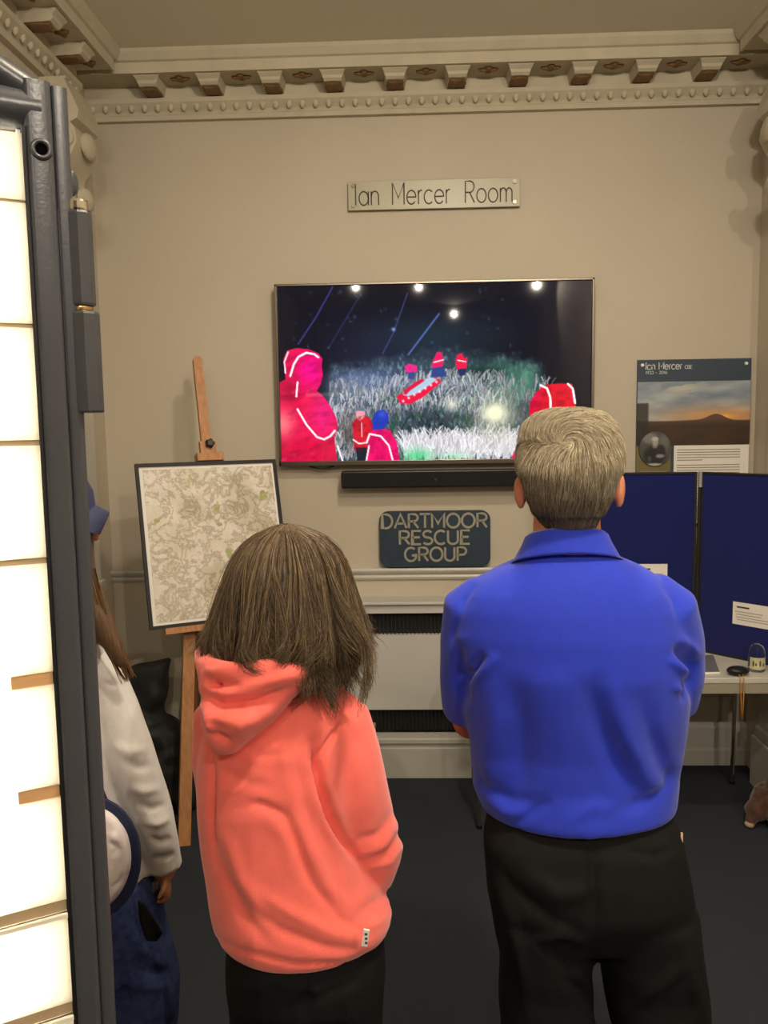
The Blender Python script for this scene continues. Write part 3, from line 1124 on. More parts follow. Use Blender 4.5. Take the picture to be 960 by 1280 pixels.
mp_ = thing('framed_map', 'black framed contour map leaning on the wooden easel', 'map', fp(MW / 2, 0))
mp_['label'] = 'black framed pale topographic map standing on the wooden easel'
fb = .014
for a, b in (((0, fb / 2), (MW, fb / 2)), ((0, MH - fb / 2), (MW, MH - fb / 2)), ((fb / 2, fb), (fb / 2, MH - fb)), ((MW - fb / 2, fb), (MW - fb / 2, MH - fb))):
    bar(MB(), fp(*a, .0), fp(*b, .0), fb, .022, FN2).build('frame_bar', M_blackplastic, mp_) if False else mp_
    q = MB()
    bar(q, fp(*a, 0), fp(*b, 0), fb, .022, FN2)
    q.build('frame_bar', M_black, mp_)
q = MB()
q.box(fp(MW / 2, MH / 2, -.004), (MW - 2 * fb, .006, MH - 2 * fb), FR)
q.build('mount_card', M_white, mp_)
M_map = bpy.data.materials.new('printed_map')
M_map.use_nodes = True
nt = M_map.node_tree
bs = nt.nodes['Principled BSDF']
bs.inputs['Roughness'].default_value = .5
tc = nt.nodes.new('ShaderNodeTexCoord')


def nnode(kind, **kw):
    x = nt.nodes.new(kind)
    for k_, v_ in kw.items():
        x.inputs[k_].default_value = v_
    return x


def lk(a, b):
    nt.links.new(a, b)


def ramp(fac, stops):
    r = nt.nodes.new('ShaderNodeValToRGB')
    while len(r.color_ramp.elements) < len(stops):
        r.color_ramp.elements.new(.5)
    for e, (p, c) in zip(r.color_ramp.elements, stops):
        e.position = p
        e.color = (*c, 1)
    lk(fac, r.inputs['Fac'])
    return r.outputs['Color']


def mixc(a, b, fac, mode='MIX'):
    x = nt.nodes.new('ShaderNodeMix')
    x.data_type = 'RGBA'
    x.blend_type = mode
    if hasattr(fac, 'links'):
        lk(fac, x.inputs['Factor'])
    else:
        x.inputs['Factor'].default_value = fac
    lk(a, x.inputs['A'])
    lk(b, x.inputs['B'])
    return x.outputs['Result']


n_big = nnode('ShaderNodeTexNoise', Scale=4.2, Detail=5)
lk(tc.outputs['Object'], n_big.inputs['Vector'])
paper = ramp(n_big.outputs['Fac'], [(.40, lin((192, 184, 162))), (.52, lin((222, 214, 204))), (.66, lin((206, 198, 178)))])
n_con = nnode('ShaderNodeTexNoise', Scale=26, Detail=7, Roughness=.6)
lk(tc.outputs['Object'], n_con.inputs['Vector'])
mul = nt.nodes.new('ShaderNodeMath')
mul.operation = 'MULTIPLY'
mul.inputs[1].default_value = 13
lk(n_con.outputs['Fac'], mul.inputs[0])
fr = nt.nodes.new('ShaderNodeMath')
fr.operation = 'FRACT'
lk(mul.outputs[0], fr.inputs[0])
con = ramp(fr.outputs[0], [(0, (.8, .74, .62)), (.18, (1, 1, 1)), (.82, (1, 1, 1)), (1, (.8, .74, .62))])
c1 = mixc(paper, con, .55, 'MULTIPLY')
n_riv = nnode('ShaderNodeTexNoise', Scale=14, Detail=8, Roughness=.7, Distortion=.5)
lk(tc.outputs['Object'], n_riv.inputs['Vector'])
sub = nt.nodes.new('ShaderNodeMath')
sub.operation = 'SUBTRACT'
sub.inputs[1].default_value = .5
lk(n_riv.outputs['Fac'], sub.inputs[0])
ab = nt.nodes.new('ShaderNodeMath')
ab.operation = 'ABSOLUTE'
lk(sub.outputs[0], ab.inputs[0])
riv = ramp(ab.outputs[0], [(0, lin((140, 132, 96))), (.02, lin((196, 188, 158))), (.06, (1, 1, 1))])
c2 = mixc(c1, riv, .6, 'MULTIPLY')
n_g = nnode('ShaderNodeTexNoise', Scale=9, Detail=3)
mp2 = nt.nodes.new('ShaderNodeMapping')
mp2.inputs['Location'].default_value = (3.1, 1.7, .4)
lk(tc.outputs['Object'], mp2.inputs['Vector'])
lk(mp2.outputs[0], n_g.inputs['Vector'])
gm = ramp(n_g.outputs['Fac'], [(.66, (0, 0, 0)), (.70, (1, 1, 1))])
sep = nt.nodes.new('ShaderNodeSeparateColor')
lk(gm, sep.inputs[0])
grn = nt.nodes.new('ShaderNodeRGB')
grn.outputs[0].default_value = (*lin((158, 166, 104)), 1)
c3 = mixc(c2, grn.outputs[0], sep.outputs[0])
lk(c3, bs.inputs['Base Color'])
q = MB()
q.box(fp(MW / 2 + .004, MH / 2, .0), (MW - 2 * fb - .026, .003, MH - 2 * fb - .026), FR)
q.build('map_print', M_map, mp_)
# darker woods printed on the map
M_wprint = mat('printed_woodland', (166, 166, 112), .6, .2, 60)
for s_, u_, a_, b_ in ((.335, .50, .018, .022), (.36, .455, .01, .012), (.34, .425, .017, .012), (.555, .545, .026, .03), (.07, .46, .02, .014)):
    rr_ = random.Random(int(s_ * 100))
    o_ = []
    for k in range(14):
        r_ = rr_.uniform(.55, .95)
        o_.append((a_ * r_ * math.cos(2 * PI * k / 14), b_ * r_ * math.sin(2 * PI * k / 14)))
    q = MB()
    q.rings([[fp(s_ + x, u_ + y, .0016) for x, y in o_], [fp(s_ + x, u_ + y, .0026) for x, y in o_]])
    q.build('printed_woodland', M_wprint, mp_)

ez = thing('easel', 'beech artist easel with a tall mast carrying the framed map', 'easel', (-.85, 3.5, 0))
FT = Vector((-.964, 3.237, 0))
AP = fp(.25, .60, -.05)
foot_r = Vector((-.56, 3.45, 0))
ap_r = fp(.41, .60, -.05)
bar(MB(), FT, AP, .05, .024, FN2)
q = MB(); bar(q, FT, AP, .050, .024, FN2); q.build('front_leg', M_wood, ez)
q = MB(); bar(q, foot_r, ap_r, .050, .024, FN2); q.build('front_leg', M_wood, ez)
q = MB(); bar(q, Vector((-1.12, 3.86, 0)), fp(.33, .64, -.10), .045, .024, FN2); q.build('rear_leg', M_wooddark, ez)
# crossbar, ledge, mast, clamp
ta = .40 / AP.z
q = MB(); bar(q, FT.lerp(AP, ta) - FN2 * .02, foot_r.lerp(ap_r, ta) - FN2 * .02, .042, .018, FN2); q.build('crossbar', M_wood, ez)
q = MB(); bar(q, fp(.06, -.014, .005), fp(.60, -.014, .005), .026, .05, FN2); q.build('ledge', M_wood, ez)
q = MB()
R_ = []
for u_, w_ in ((-.30, .021), (1.19, .021), (1.203, .019), (1.212, .013), (1.215, .004)):
    R_.append([fp(.33 + sx * w_, u_, -.05 + n_) for sx, n_ in ((-1, -.012), (1, -.012), (1, .012), (-1, .012))])
q.rings(R_)
q.build('mast', M_wood, ez)
q = MB()
q.box(fp(.33, MH + .022, -.016), (.12, .06, .036), FR, bev=.002)
q.box(fp(.33, MH + .062, -.028), (.072, .03, .075), FR, bev=.002)
q.build('top_clamp', M_wood, ez)
q = MB()
c_ = fp(.335, MH + .085, 0)
R_ = []
for dn in (-.014, -.01, .008, .014):
    rr = .013 if dn in (-.014, .014) else .019
    R_.append([c_ + FN2 * (dn) + (FW * math.cos(2 * PI * k / 20) + FU * math.sin(2 * PI * k / 20)) * rr * (1 + .13 * math.cos(5 * 2 * PI * k / 20)) for k in range(20)])
q.rings(R_)
q.build('clamp_knob', M_blackplastic, ez)

# ------------------------------------------------------------------ display table with folding felt boards
TT = .682
tb = thing('display_table', 'pale folding display table with steel legs beside the navy felt boards', 'table', (.89, 3.6, 0))
MB().box((.895, 3.59, TT - .012), (1.35, .58, .024), bev=.004).build('tabletop', M_table, tb)
ap = MB()
ap.box((.895, 3.312, TT - .045), (1.31, .018, .042)).box((.895, 3.868, TT - .045), (1.31, .018, .042))
ap.box((.245, 3.59, TT - .045), (.018, .54, .042)).box((1.545, 3.59, TT - .045), (.018, .54, .042))
ap.build('apron', mat('apron_paint', (150, 146, 126), .5, .04), tb)
for x, y, dx in ((.268, 3.39, -.025), (1.50, 3.36, .0), (.30, 3.83, 0), (1.50, 3.83, 0)):
    MB().cyl((x, y, .012), (x + dx, y, TT - .03), .010, seg=12).build('leg', M_chrome, tb)
    MB().cyl((x, y, 0), (x, y, .016), .013, seg=12).build('leg_cap', M_blackplastic, tb)


def felt_board(name, label, A, B, z0, z1):
    A, B = Vector((*A, 0)), Vector((*B, 0))
    th = thing(name, label, 'display board', (*((A + B) / 2).xy, z0), 'hinged felt display boards')
    d = (B - A).normalized()
    nrm = Vector((-d.y, d.x, 0))
    rot = Matrix((d, nrm, Vector((0, 0, 1)))).transposed()
    L = (B - A).length
    c = (A + B) / 2
    MB().box((c.x, c.y, (z0 + z1) / 2), (L - .02, .014, z1 - z0 - .02), rot).build('felt_panel', M_felt, th)
    for s in (0, 1):
        p = A + d * (.006 if s == 0 else L - .006)
        MB().box((p.x, p.y, (z0 + z1) / 2), (.012, .022, z1 - z0), rot, bev=.003).build('edge_trim', M_black, th)
    for z in (z0 + .005, z1 - .005):
        MB().box((c.x, c.y, z), (L - .024, .022, .01), rot, bev=.002).build('edge_trim', M_black, th)
    return th, A, d, nrm, rot


HG = Vector((1.272, 3.715))
b1 = felt_board('display_board', 'navy felt display board half hidden behind the man in blue', (.62, 3.735), (1.262, 3.715), TT, 1.492)
b1[0]['label'] = 'navy felt display board directly behind the man in the blue polo shirt'
b2 = felt_board('display_board', 'navy felt display board angled forward at the right end of the table', (1.283, 3.712), (1.55, 3.425), TT, 1.492)
for o_ in (b1[0], b2[0]):
    del o_['group']
hp = MB().cyl((1.272, 3.705, TT), (1.272, 3.705, 1.492), .007, seg=10)
hp.build('hinge_strip', M_black, b2[0])
MB().cyl((1.272, 3.697, 1.425), (1.272, 3.697, 1.494), .0075, seg=10).build('hinge_clip', mat('grey_hinge_clip', (150, 150, 146), .4), b2[0])


def caption(name, label, board, s, z, w, h, lines, bold):
    th_, A, d, nrm, rot = board
    fn = nrm if nrm.y < 0 else -nrm
    p = A + d * s + fn * .0085
    c = thing(name, label, 'caption card', (p.x, p.y, z))
    MB().box((p.x, p.y, z), (w, .002, h), rot).build('card', M_paper, c)
    q_ = MB()
    p2 = p + fn * .0014
    for (u, v, ww, hh) in bold:
        c2 = p2 + d * u
        q_.box((c2.x, c2.y, z + v), (ww, .0008, hh), rot)
    q_.build('heading_print', mat('heading_ink', (52, 48, 44), .7), c)
    q_ = MB()
    for (u, v, ww, hh) in lines:
        c2 = p2 + d * u
        q_.box((c2.x, c2.y, z + v), (ww, .0008, hh), rot)
    o_ = q_.build('printed_lines', mat('line_ink', (170, 162, 150), .7), c)
    o_['kind'] = 'stuff'


caption('caption_card', 'small white caption card low on the angled right felt board', b2, .262, .885, .20, .098,
        [(-.03, .008, .12, .004), (-.03, -.004, .11, .004), (-.01, -.016, .15, .004), (-.01, -.027, .14, .004)], [(-.055, .028, .055, .007)])
caption('caption_card', 'white caption card peeping above the right shoulder of the man in blue', b1, .440, 1.035, .16, .09,
        [(0, .0, .12, .004), (0, -.012, .12, .004)], [(-.03, .022, .07, .007)])

# things on the table
lf = thing('leaflet', 'glossy grey leaflet with a white front edge lying on the table', 'leaflet', (1.19, 3.42, TT))
q = MB()
q.rings([[Vector((1.06, 3.355, TT)), Vector((1.255, 3.365, TT)), Vector((1.32, 3.62, TT)), Vector((1.08, 3.63, TT))],
         [Vector((1.06, 3.355, TT + .004)), Vector((1.255, 3.365, TT + .004)), Vector((1.32, 3.62, TT + .004)), Vector((1.08, 3.63, TT + .004))]])
q.build('cover', mat('glossy_grey_print', (120, 120, 122), .25, .2, 14), lf)
MB().box((1.157, 3.3575, TT + .003), (.195, .004, .0065), Matrix.Rotation(math.atan2(.01, .195), 3, 'Z')).build('page_edge', M_white, lf)

ob = thing('lanyard_holder', 'black oval case with an orange cord hanging over the table edge', 'case', (1.318, 3.335, TT))
q = MB().ell((1.318, 3.338, TT + .019), (.045, .032, .019), nu=20, nv=10)
q.build('case_body', M_blackplastic, ob, smooth=True)
M_cord = mat('orange_cord', (190, 128, 52), .7, .1)
for dx in (-.006, .008):
    MB().tube([(1.318 + dx, 3.314, TT + .012), (1.318 + dx, 3.298, TT + .006), (1.318 + dx, 3.292, TT - .03), (1.32 + dx * .6, 3.290, TT - .10), (1.321 + dx * .3, 3.292, TT - .17)], .0024, 6).build('cord', M_cord, ob, smooth=True)

jr = thing('glass_jar', 'round clear glass jar with a cream label at the right end of the table', 'jar', (1.432, 3.415, TT))
jc = Vector((1.418, 3.400, TT))
prof = [(.0, 0), (.030, 0), (.033, .006), (.033, .072), (.031, .088), (.024, .104), (.012, .113), (0, .115)]
q = MB()
seg = 24
q.rings([[jc + Vector((max(r_, .0004) * math.cos(2 * PI * k / seg), max(r_, .0004) * math.sin(2 * PI * k / seg), z)) for k in range(seg)] for r_, z in prof])
M_glass = bpy.data.materials.new('clear_glass')
M_glass.use_nodes = True
g_ = M_glass.node_tree.nodes['Principled BSDF']
g_.inputs['Transmission Weight'].default_value = 1
g_.inputs['Roughness'].default_value = .05
g_.inputs['IOR'].default_value = 1.2
g_.inputs['Base Color'].default_value = (.85, .88, .86, 1)
q.build('glass_body', M_glass, jr, smooth=True)
q = MB()
q.rings([[jc + Vector((.0335 * math.cos(a_), .0335 * math.sin(a_), z)) for a_ in [PI * 1.1 + PI * .85 * k / 12 for k in range(13)]] for z in (.012, .062)], cap=False, closed=False)
q.build('jar_label', mat('cream_label', (196, 190, 150), .6, .12, 40), jr)
q = MB()
for a_, z, hh in ((3.95, .036, .016), (4.25, .033, .008), (4.75, .038, .018), (5.2, .032, .011)):
    q.ell(jc + Vector((.0305 * math.cos(a_), .0305 * math.sin(a_), z)), (.005, .005, hh), nu=8, nv=6)
q.build('label_print', mat('label_print', (88, 80, 62), .7), jr, smooth=True)

# ------------------------------------------------------------------ brown toy animal on the floor, bottom right
M_plush = mat('brown_plush', (78, 50, 34), .95, .3, 40, bump=.8, bscale=160, sheen=.3)
M_plushpale = mat('pale_plush_toe', (170, 140, 112), .9, .15, 40, bump=.5)
ty = thing('plush_toy', 'brown furry toy animal crouching on the carpet by the right wall', 'toy', (1.525, 3.43, 0))
q = MB()
X0, Y0_ = 1.525, 3.43
q.ell((X0, Y0_, .105), (.10, .085, .085))
q.ell((X0 - .075, Y0_ - .01, .07), (.055, .05, .05))
q.tube([(X0 - .08, Y0_ - .02, .07), (X0 - .11, Y0_ - .03, .03)], [.030, .024], 10, rnd_ends=True)
q.tube([(X0 - .03, Y0_ - .05, .08), (X0 - .035, Y0_ - .085, .02)], [.028, .020], 10, rnd_ends=True)
q.tube([(X0 + .06, Y0_ - .05, .08), (X0 + .06, Y0_ - .08, .022)], [.03, .022], 10, rnd_ends=True)
q.tube([(X0 + .05, Y0_ + .05, .08), (X0 + .05, Y0_ + .075, .022)], [.03, .022], 10, rnd_ends=True)
q.ell((X0 - .01, Y0_ - .02, .175), (.042, .04, .036))
q.ell((X0 - .035, Y0_ - .045, .165), (.022, .022, .018))
q.ell((X0 - .03, Y0_ - .01, .208), (.010, .008, .018))
q.ell((X0 + .02, Y0_ - .015, .21), (.010, .008, .018))
V, Fc = fuse(q, .006, 3)
V = folds(V, Fc, [], .012, 45)
tyb = mesh('body', V, Fc, M_plush, ty, True)
MB().ell((X0 - .117, Y0_ - .034, .016), (.020, .022, .015), nu=14, nv=8).build('foot_pad', M_plushpale, ty, smooth=True)
for dx in (-.028, -.008):
    MB().ell((X0 + dx - .01, Y0_ - .058, .182), (.005, .005, .005), nu=8, nv=6).build('eye', M_blackplastic, ty, smooth=True)

# small khaki box beside the heater
kb = thing('cardboard_box', 'narrow khaki cardboard box standing on the floor by the coral hoodie', 'box', (-.23, 3.8, 0))
kx = at(467, 940, 3.78).x
MB().box((kx - .035, 3.80, .15), (.09, .09, .30), bev=.002).build('carton', mat('khaki_card', (150, 132, 88), .7, .06), kb)
MB().box((kx - .035, 3.80, .302), (.088, .02, .004)).build('flap', mat('khaki_card_flap', (162, 144, 98), .7, .06), kb)

# ------------------------------------------------------------------ slumped black bag by the left wall
M_bag = mat('black_nylon', (27, 28, 27), .7, .12, 30, bump=.25, bscale=70)
bg = thing('black_bag', 'tall slumped black fabric bag standing on the floor behind the easel leg', 'bag', (-1.2, 3.55, 0))
rows = [(146, 1000, 250, 1000, .13, 0), (140, 985, 248, 985, .15, 0), (138, 950, 240, 950, .15, 0), (140, 925, 234, 922, .14, 0), (142, 910, 228, 908, .13, 0), (146, 903, 206, 901, .10, 0), (150, 890, 203, 888, .085, 0),
        (152, 870, 206, 868, .08, 0), (155, 850, 210, 846, .075, 0), (157, 840, 212, 830, .07, 0), (160, 834, 212, 824, .06, 0)]
q = MB().rings(body_rings(rows, 3.60, 24, 3.0))
FB = [([(150, 870), (180, 890), (206, 900)], -.012, 6), ([(160, 930), (190, 915), (225, 905)], .014, 8), ([(170, 960), (200, 940), (235, 930)], -.014, 7), ([(150, 985), (190, 970), (240, 965)], .012, 9),
      ([(205, 905), (215, 930), (212, 960)], -.01, 5)]
bgb = fused('bag_body', q, .008, 2, M_bag, bg, FB, .035, 13)
MB().tube([at(175, 836, 3.56), at(182, 822, 3.57), at(196, 820, 3.58), at(203, 832, 3.57)], .006, 8).build('carry_loop', M_bag, bg, smooth=True) if False else None

# ------------------------------------------------------------------ grey steel lit screen at the left edge
PD = Vector((-math.cos(math.radians(30)), -math.sin(math.radians(30)), 0))    # from the post towards the near left
PN = Vector((math.sin(math.radians(30)), -math.cos(math.radians(30)), 0))     # face normal, to the room
P0 = Vector((-.3195, .77, 0))
GR = Matrix((PD, PN, Vector((0, 0, 1)))).transposed()


def gp(s, z, n=0.0):
    return P0 + PD * s + PN * n + Vector((0, 0, z))


gs = thing('lit_display_screen', 'grey steel framed screen of glowing white panels at the left edge', 'display screen', (P0.x - .3, P0.y - .15, 0))
ZT = 2.025
q = MB()


def gate_post(s, w, d, z0, z1, r):
    R = []
    for z in (z0, z1):
        ring = []
        for sx, sn, a0 in ((1, 1, 0), (-1, 1, 90), (-1, -1, 180), (1, -1, 270)):
            for k in range(6):
                a = math.radians(a0 + 90 * k / 5)
                ring.append(gp(s + sx * (w / 2 - r) + r * math.cos(a), z, sn * (d / 2 - r) + r * math.sin(a)))
        R.append(ring)
    return MB().rings(R)


gate_post(.0145, .023, .034, 0, ZT, .0055).build('inner_post', M_frame_grey, gs, smooth='auto')
gate_post(-.004, .014, .029, 0, ZT - .002, .004).build('outer_post', M_frame_grey, gs, smooth='auto')
gate_post(.76, .023, .034, 0, ZT, .009).build('inner_post', M_frame_grey, gs, smooth='auto')
q = MB(); q.tube([gp(.012, ZT - .022, 0), gp(.76, ZT - .022, 0)], .018, 16); q.build('top_rail', M_frame_grey, gs, smooth='auto')
q = MB(); q.tube([gp(.03, .05, 0), gp(.76, .05, 0)], .018, 16); q.build('bottom_rail', M_frame_grey, gs, smooth='auto')
q = MB(); q.tube([gp(.008, ZT - .012, 0), gp(.40, ZT + .20, 0), gp(.76, ZT - .012, 0)], .014, 16); q.build('brace', M_frame_grey, gs, smooth='auto')
MB().box(gp(.0275, ZT / 2, .004), (.003, .022, ZT - .08), GR).build('gasket', M_gasket, gs)
# bolt eye and side bolt
bc = gp(.014, 1.966, .017)
q = MB()
R_ = []
for k in range(20):
    a = 2 * PI * k / 20
    c_ = bc + PD * .0072 * math.cos(a) + Vector((0, 0, 1)) * .0072 * math.sin(a)
    rad = (PD * math.cos(a) + Vector((0, 0, 1)) * math.sin(a))
    R_.append([c_ + rad * .0024 * math.cos(b) + PN * .003 * math.sin(b) for b in [2 * PI * j / 8 for j in range(8)]])
R_.append(R_[0])
q.rings(R_, cap=False)
q.build('bolt_eye', M_frame_grey, gs, smooth=True)
q = MB(); q.cyl(bc - PN * .004, bc + PN * .0012, .0062, seg=14); q.build('bolt_hole_shade', mat('hole_shade_black', (6, 6, 6), .95, spec=.02), gs)  # black disc in place of the shade inside the hole
q = MB(); q.ell(gp(-.012, 1.945, 0), (.006, .010, .012)); q.build('side_bolt', M_frame_grey, gs, smooth=True)


def barrel(c, z0, z1, r, nm, mt, seg=8):
    q_ = MB()
    R = []
    for z, rr in ((z0, r * .94), (z0 + .002, r), (z1 - .002, r), (z1, r * .94)):
        R.append([Vector((c.x + rr * math.cos(2 * PI * k / seg + .3), c.y + rr * math.sin(2 * PI * k / seg + .3), z)) for k in range(seg)])
    q_.rings(R)
    return q_.build(nm, mt, gs, smooth=False)


hc1 = P0 - PD * .020 + PN * .008
hz = [at(x, y, hc1.y).z for x, y in ((97, 252), (98, 266), (100, 383), (102, 391), (108, 516))]
hb = P0 - PD * .0155 + PN * .008
barrel(hb, hz[1], hz[0], .0098, 'hinge_cap', M_chrome, 20)
barrel(hb, hz[2], hz[1], .0118, 'hinge_barrel', M_frame_grey)
barrel(hb, hz[3], hz[2], .0090, 'hinge_collar', M_brass, 20)
barrel(hb - PD * .001, hz[4], hz[3], .0132, 'hinge_barrel', M_frame_grey)
q = MB(); q.box(hb + PD * .012 + Vector((0, 0, (hz[4] + hz[0]) / 2)), (.012, .01, hz[0] - hz[4] - .02), GR); q.build('hinge_plate', M_frame_grey, gs)
# panels between the rails: translucent white boards lit from inside
M_lit = bpy.data.materials.new('translucent_white_board')
M_lit.use_nodes = True
nt = M_lit.node_tree
for nd in list(nt.nodes):
    nt.nodes.remove(nd)
out_ = nt.nodes.new('ShaderNodeOutputMaterial')
tr = nt.nodes.new('ShaderNodeBsdfTranslucent')
tr.inputs[0].default_value = (.92, .90, .84, 1)
df = nt.nodes.new('ShaderNodeBsdfDiffuse')
df.inputs[0].default_value = (.80, .77, .68, 1)
nz_ = nt.nodes.new('ShaderNodeTexNoise')
nz_.inputs['Scale'].default_value = 6
mx = nt.nodes.new('ShaderNodeMixShader')
mx.inputs[0].default_value = .5
nt.links.new(tr.outputs[0], mx.inputs[1])
nt.links.new(df.outputs[0], mx.inputs[2])
nt.links.new(mx.outputs[0], out_.inputs['Surface'])
edge_px = [(40, 256), (47, 409), (54, 553), (63, 698), (69, 843), (76, 982), (84, 1124), (90, 1250)]
yy = gp(.03, 0).y
EZ = [at(x, y, yy).z for x, y in edge_px]
step = (EZ[0] - EZ[-1]) / 7
zs = [ZT - .046] + EZ + [EZ[-1] - step * (k + 1) for k in range(int((EZ[-1] - .08) / step))]
M_lip = mat('white_board_lip', (232, 226, 208), .5, .02)
M_spacer = mat('tan_wood_spacer', (204, 160, 110), .55, .08, 14, stretch=(2, 2, 14))
M_slot = mat('taupe_slot_strip', (176, 154, 122), .6, .05)
gap = [.003, .004, .005, .006, .012, .012, .013, .013] + [.013] * 12
for k in range(len(zs) - 1):
    zt, zb = zs[k] - (gap[k - 1] / 2 if k else 0), zs[k + 1] + gap[k] / 2
    MB().box(gp(.395, (zt + zb) / 2, .010), (.732, .005, zt - zb), GR).build('white_panel', M_lit, gs)
    if k < len(zs) - 2:
        zc = zs[k + 1]
        if k >= 6:
            MB().box(gp(.395, zc, .006), (.732, .006, gap[k] + .004), GR).build('slot_strip', M_slot, gs)
            MB().box(gp(.395, zc - gap[k] / 2 - .002, .0135), (.732, .006, .004), GR).build('panel_lip', M_lip, gs)
        elif k >= 4:
            MB().box(gp(.0475, zc, .008), (.036, .008, gap[k] + .002), GR).build('wood_spacer', M_spacer, gs)
            MB().box(gp(.42, zc, .004), (.66, .004, gap[k] + .004), GR).build('slot_strip', M_lit, gs)
        else:
            MB().box(gp(.395, zc, .008), (.732, .004, gap[k] + .002), GR).build('slot_strip', M_slot, gs)
MB().box(gp(.40, (ZT) / 2, -.030), (.74, .006, ZT - .08), GR).build('back_board', M_white, gs)
for s_ in (.030, .754):
    MB().box(gp(s_, ZT / 2, -.014), (.004, .034, ZT - .08), GR).build('side_board', M_white, gs)
# strip lamp inside the light box
ld = bpy.data.lights.new('light_box_lamp', 'AREA')
ld.shape = 'RECTANGLE'
ld.size = .66
ld.size_y = .92
ld.energy = 26
ld.color = (1, .95, .84)
lo = bpy.data.objects.new('light_box_lamp', ld)
COL.objects.link(lo)
lo.matrix_world = Matrix.Translation(gp(.40, 1.58, -.022)) @ Matrix((PD, Vector((0, 0, 1)), -PN)).transposed().to_4x4()

# ------------------------------------------------------------------ people
M_skin = mat('skin', (214, 150, 118), .5, .07, 18, bump=.04, bscale=220, spec=.3)
M_skin2 = mat('ruddy_skin', (206, 134, 104), .5, .09, 22, bump=.05, bscale=220, spec=.3)
M_blackcloth = mat('black_trouser_cloth', (23, 23, 23), .85, .1, 60, bump=.15, bscale=500, spec=.15)
M_shoe = mat('black_shoe_leather', (26, 25, 25), .4, .08, 20)
M_eye = mat('eye_white', (226, 222, 214), .25)
M_iris = mat('dark_iris', (52, 40, 30), .2)
M_lip = mat('lip', (178, 104, 92), .45)
M_hair = attr_mat('hair_strands', .5, spec=.25)


def hand(mb, wrist, d, palm_n, side, s=1.0, curl=.9):
    """palm, five separate bent fingers; d: wrist->knuckles, palm_n: out of the palm, side: +1/-1 thumb side along d x palm_n"""
    d, pn = Vector(d).normalized(), Vector(palm_n).normalized()
    pn = (pn - d * d.dot(pn)).normalized()
    x = d.cross(pn) * side
    rot = Matrix((x, pn, d)).transposed()
    w = Vector(wrist)
    mb.tube([w, w + d * .03 * s, w + d * .065 * s, w + d * .092 * s], [.024 * s, .031 * s, .037 * s, .034 * s], 14, rnd_ends=True, flat=.5, flatdir=pn)
    for k, (off, L, r) in enumerate(((.028, .072, .0092), (.0095, .080, .0096), (-.0095, .075, .0092), (-.027, .060, .0082))):
        p = w + (d * (.088 - .004 * abs(k - 1)) + x * off) * s
        a = 0
        P = [p - d * .02 * s, p]
        rad = [r * s, r * s]
        for seg_, (f, c_) in enumerate(((.45, .55), (.32, 1.0), (.23, .7))):
            a += curl * c_
            p = p + (d * math.cos(a) + pn * math.sin(a)) * L * f * s
            P.append(p)
            rad.append(r * s * (.94 - .06 * seg_))
        mb.tube(P, rad, 10, rnd_ends=True)
    p = w + (d * .03 + x * .026) * s
    P = [w + (d * .015 + x * .012) * s, p, p + (d * .028 + x * .022 + pn * .012) * s, p + (d * .052 + x * .022 + pn * .028) * s]
    mb.tube(P, [.013 * s, .0125 * s, .011 * s, .0095 * s], 10, rnd_ends=True)


def head(mb, c, s, f, tilt=0.0, ear_out=0.0):
    """skull, jaw, nose, brow, lips and ears facing the horizontal direction f; c: centre of the skull, s: scale (1 = adult)"""
    f = Vector(f).normalized()
    r = Vector((f.y, -f.x, 0))
    u = Vector((0, 0, 1))
    rot = Matrix((r, f, u)).transposed()
    c = Vector(c)

    def P(x, y, z):
        return c + (r * x + f * y + u * z) * s
    mb.ell(c, (.076 * s, .094 * s, .105 * s), rot, 24, 16)
    mb.ell(P(0, .025, -.052), (.060 * s, .068 * s, .062 * s), rot, 20, 12)
    mb.ell(P(0, .050, -.090), (.030 * s, .030 * s, .028 * s), rot)
    mb.tube([P(0, .088, .016), P(0, .106, -.018), P(0, .108, -.030)], [.008 * s, .012 * s, .014 * s], 10, rnd_ends=True)
    for sx in (-1, 1):
        mb.ell(P(sx * .012, .096, -.034), (.009 * s, .012 * s, .008 * s), rot, 10, 6)
        mb.ell(P(sx * .030, .082, .020), (.022 * s, .012 * s, .008 * s), rot, 10, 6)
        mb.ell(P(sx * .042, .062, -.026), (.022 * s, .022 * s, .018 * s), rot, 10, 6)
        # ear
        e = P(sx * (.081 + ear_out), -.012, -.022)
        er = rot @ Matrix.Rotation(sx * -.45, 3, 'Z')
        mb.ell(e, (.011 * s, .019 * s, .034 * s), er, 14, 10)
        mb.ell(e - u * .026 * s, (.008 * s, .011 * s, .013 * s), er, 10, 6)
        mb.tube([P(sx * .074, .002, -.02), e], [.012 * s, .010 * s], 8)
    mb.ell(P(0, .090, -.062), (.024 * s, .010 * s, .006 * s), rot, 12, 6)
    mb.ell(P(0, .088, -.072), (.021 * s, .010 * s, .006 * s), rot, 12, 6)
    return P, rot


def face_parts(parent, P, rot, s):
    for sx in (-1, 1):
        MB().ell(P(sx * .031, .078, .004), (.012 * s, .012 * s, .010 * s), rot, 14, 10).build('eye', M_eye, parent, smooth=True)
        MB().ell(P(sx * .031, .087, .004), (.0055 * s, .0045 * s, .0055 * s), rot, 10, 6).build('iris', M_iris, parent, smooth=True)
    MB().ell(P(0, .0985, -.067), (.022 * s, .0035 * s, .007 * s), rot, 12, 6).build('lips', M_lip, parent, smooth=True)


def bvh_of(V, Fc):
    return BVHTree.FromPolygons([Vector(v) for v in V], Fc)


